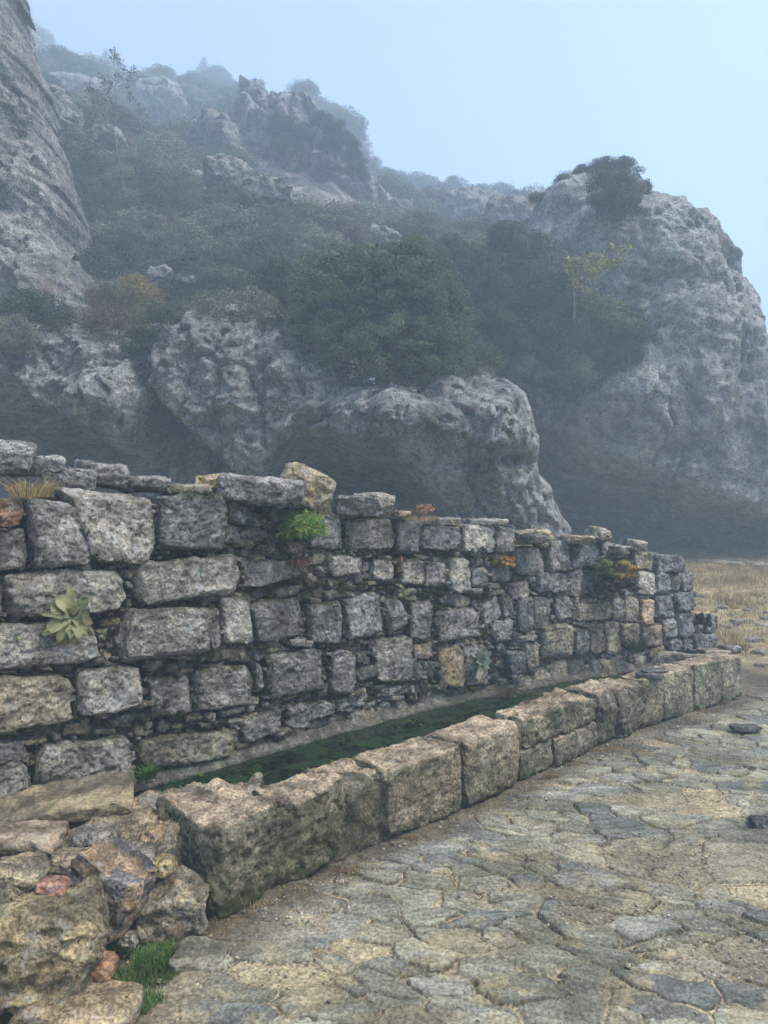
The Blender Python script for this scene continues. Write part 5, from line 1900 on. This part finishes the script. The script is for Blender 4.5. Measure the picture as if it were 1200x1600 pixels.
lawn('dry_weeds', gp, [(.34, .24, .11), (.26, .18, .09), (.20, .17, .07), (.30, .18, .09)], .035, .0012, 6, 1.)
# grit and slate chips lying on the path and the dirt
rnd = np.random.default_rng(88)
gv, gf, gc, n = [], [], [], 0
chips = [rock(1, .8, .45, res=.9, r=.2, seed=s_, cuts=6, rough=0, cutlo=.6) for s_ in range(6)]
for k in range(5200):
    if k % 3 == 0:
        y_ = 2.3 + 5 * rnd.random() ** 1.5
        x_ = rnd.uniform(-.35, .55) * y_
    elif k % 3 == 1:
        t_ = rnd.random() * TR.L
        q = TR.world(np.array([t_]), np.array([.02 + abs(rnd.normal()) * .11]), 0)[0]
        x_, y_ = q[0], q[1]
    else:
        g = [ground(1090, 1350), ground(1150, 1500), ground(420, 1440), ground(915, 1432), ground(330, 1520)][rnd.integers(0, 5)]
        x_, y_ = g[0] + rnd.normal() * .22, g[1] + rnd.normal() * .12
    if y_ < np.interp(x_, [-1.2, -.72, -.17, .42, 1.47, 2.35, 3.19, 4.2, 6], [2.75, 3.05, 3.63, 4.21, 5.35, 6.15, 6.83, 8.0, 9.6]) * 0 + 2.25:
        continue
    sc0 = (.0022 + .005 * rnd.random() ** 3) * (1.6 if rnd.random() < .08 else 1)
    P, F, N = chips[rnd.integers(0, 6)]
    V = (P * sc0) @ rotmat(rnd.normal() * .3, rnd.normal() * .3, rnd.random() * 6).T + [x_, y_, .001 + sc0 * .3]
    gv.append(V)
    gf.append(F + n)
    n += len(V)
    c = np.array([(.30, .26, .19), (.18, .18, .17), (.12, .12, .12), (.36, .33, .27), (.24, .19, .12)][rnd.integers(0, 5)]) * rnd.uniform(.8, 1.2)
    gc.append(np.tile(c, (len(V), 1)))
go = mesh_new('gravel', np.concatenate(gv), np.concatenate(gf), M_PAVE, np.concatenate(gc), {'moss': np.zeros(n)})
go['kind'] = 'stuff'
# dry field grass
rnd = np.random.default_rng(8)
fp = []
for k in range(1500):
    yy = 8.6 + 14 * rnd.random() ** .8
    xx = rnd.uniform(.36, .62) * yy
    if rnd.random() < .55 or yy > 11:
        fp.append((xx, yy, rnd.uniform(.08, .35), rnd.uniform(.06, .3), 26 if yy < 12 else 34))
lawn('field_grass', fp, [(.42, .33, .15), (.36, .27, .12), (.30, .24, .11), (.44, .35, .17)], .055, .004, 7, 1.5)
fp = [(x_, y_, r_, r_, 420) for x_, y_, r_ in [(5.9, 13.6, .6), (6.6, 13.9, .6), (7.0, 14.6, .7), (6.3, 14.9, .7), (7.6, 15.1, .7), (6.6, 15.5, .6), (7.4, 16, .6), (8.2, 15.8, .7), (7.0, 17.4, .8), (8.6, 17.5, .8), (6.4, 14, .35), (5.6, 12.4, .3), (9.2, 18.5, .8), (4.35, 10.0, .25), (4.2, 9.2, .15)]]
lawn('tall_dry_grass', fp, [(.44, .33, .15), (.38, .27, .13), (.33, .25, .12)], .13, .004, 9, 1.3)
# stones scattered over the far dirt and at the foot of the cliff
R = random.Random(15)
protoS = []
for k in range(3):
    P, F, N = rock(.5, .42, .25, res=.09, seed=8000 + k, cuts=9, warp=.18, rough=.03, freq=3.5)
    protoS.append((P, F))
sm = {}
for k in range(60):
    yy = R.uniform(8.2, 13) if k < 42 else R.uniform(15.5, 18)
    xx = R.uniform(.39, .54) * yy
    v_ = k % 3
    if v_ not in sm:
        P, F = protoS[v_]
        o = mesh_new('field_stone', P, F, M_BOULDER, np.tile([.33, .29, .22], (len(P), 1)), {'moss': np.zeros(len(P))})
        sm[v_] = o.data
    else:
        o = add_obj('field_stone', sm[v_])
    s_ = R.uniform(.05, .2) if k < 42 else R.uniform(.15, .42)
    o.location = (xx, yy, s_ * .05 + float(gz(xx, yy)[0]))
    o.scale = (s_, s_, s_ * .8)
    o.rotation_euler = (0, 0, R.uniform(0, 6))
    lab = 'grey tan stone scattered over the dirt where the paving ends' if k < 42 else 'fallen rock lying under the tower overhang'
    thing(o, lab, 'stone', 'stones scattered past the paving' if k < 42 else 'rocks under the overhang')

# ------------------------------------------------------------------ haze
hz_m = bpy.data.materials.new('haze')
hz_m.use_nodes = True
nt = hz_m.node_tree
nt.nodes.clear()
out_ = nt.nodes.new('ShaderNodeOutputMaterial')
pv = nt.nodes.new('ShaderNodeVolumePrincipled')
pv.inputs['Color'].default_value = (.62, .81, 1.0, 1)
pv.inputs['Density'].default_value = .0128
pv.inputs['Anisotropy'].default_value = .1
nt.links.new(pv.outputs[0], out_.inputs['Volume'])
lo, hi = np.array([-190, -70, -1.6]), np.array([190, 190, 52])
V = [(x_, y_, z_) for x_ in (lo[0], hi[0]) for y_ in (lo[1], hi[1]) for z_ in (lo[2], hi[2])]
F = [(0, 1, 3, 2), (4, 6, 7, 5), (0, 4, 5, 1), (2, 3, 7, 6), (0, 2, 6, 4), (1, 5, 7, 3)]
ho = mesh_new('haze', V, F, hz_m, smooth=False)
ho['kind'] = 'stuff'
for o_ in bpy.data.objects:
    if 'y0' in o_:
        del o_['y0']
print('done')
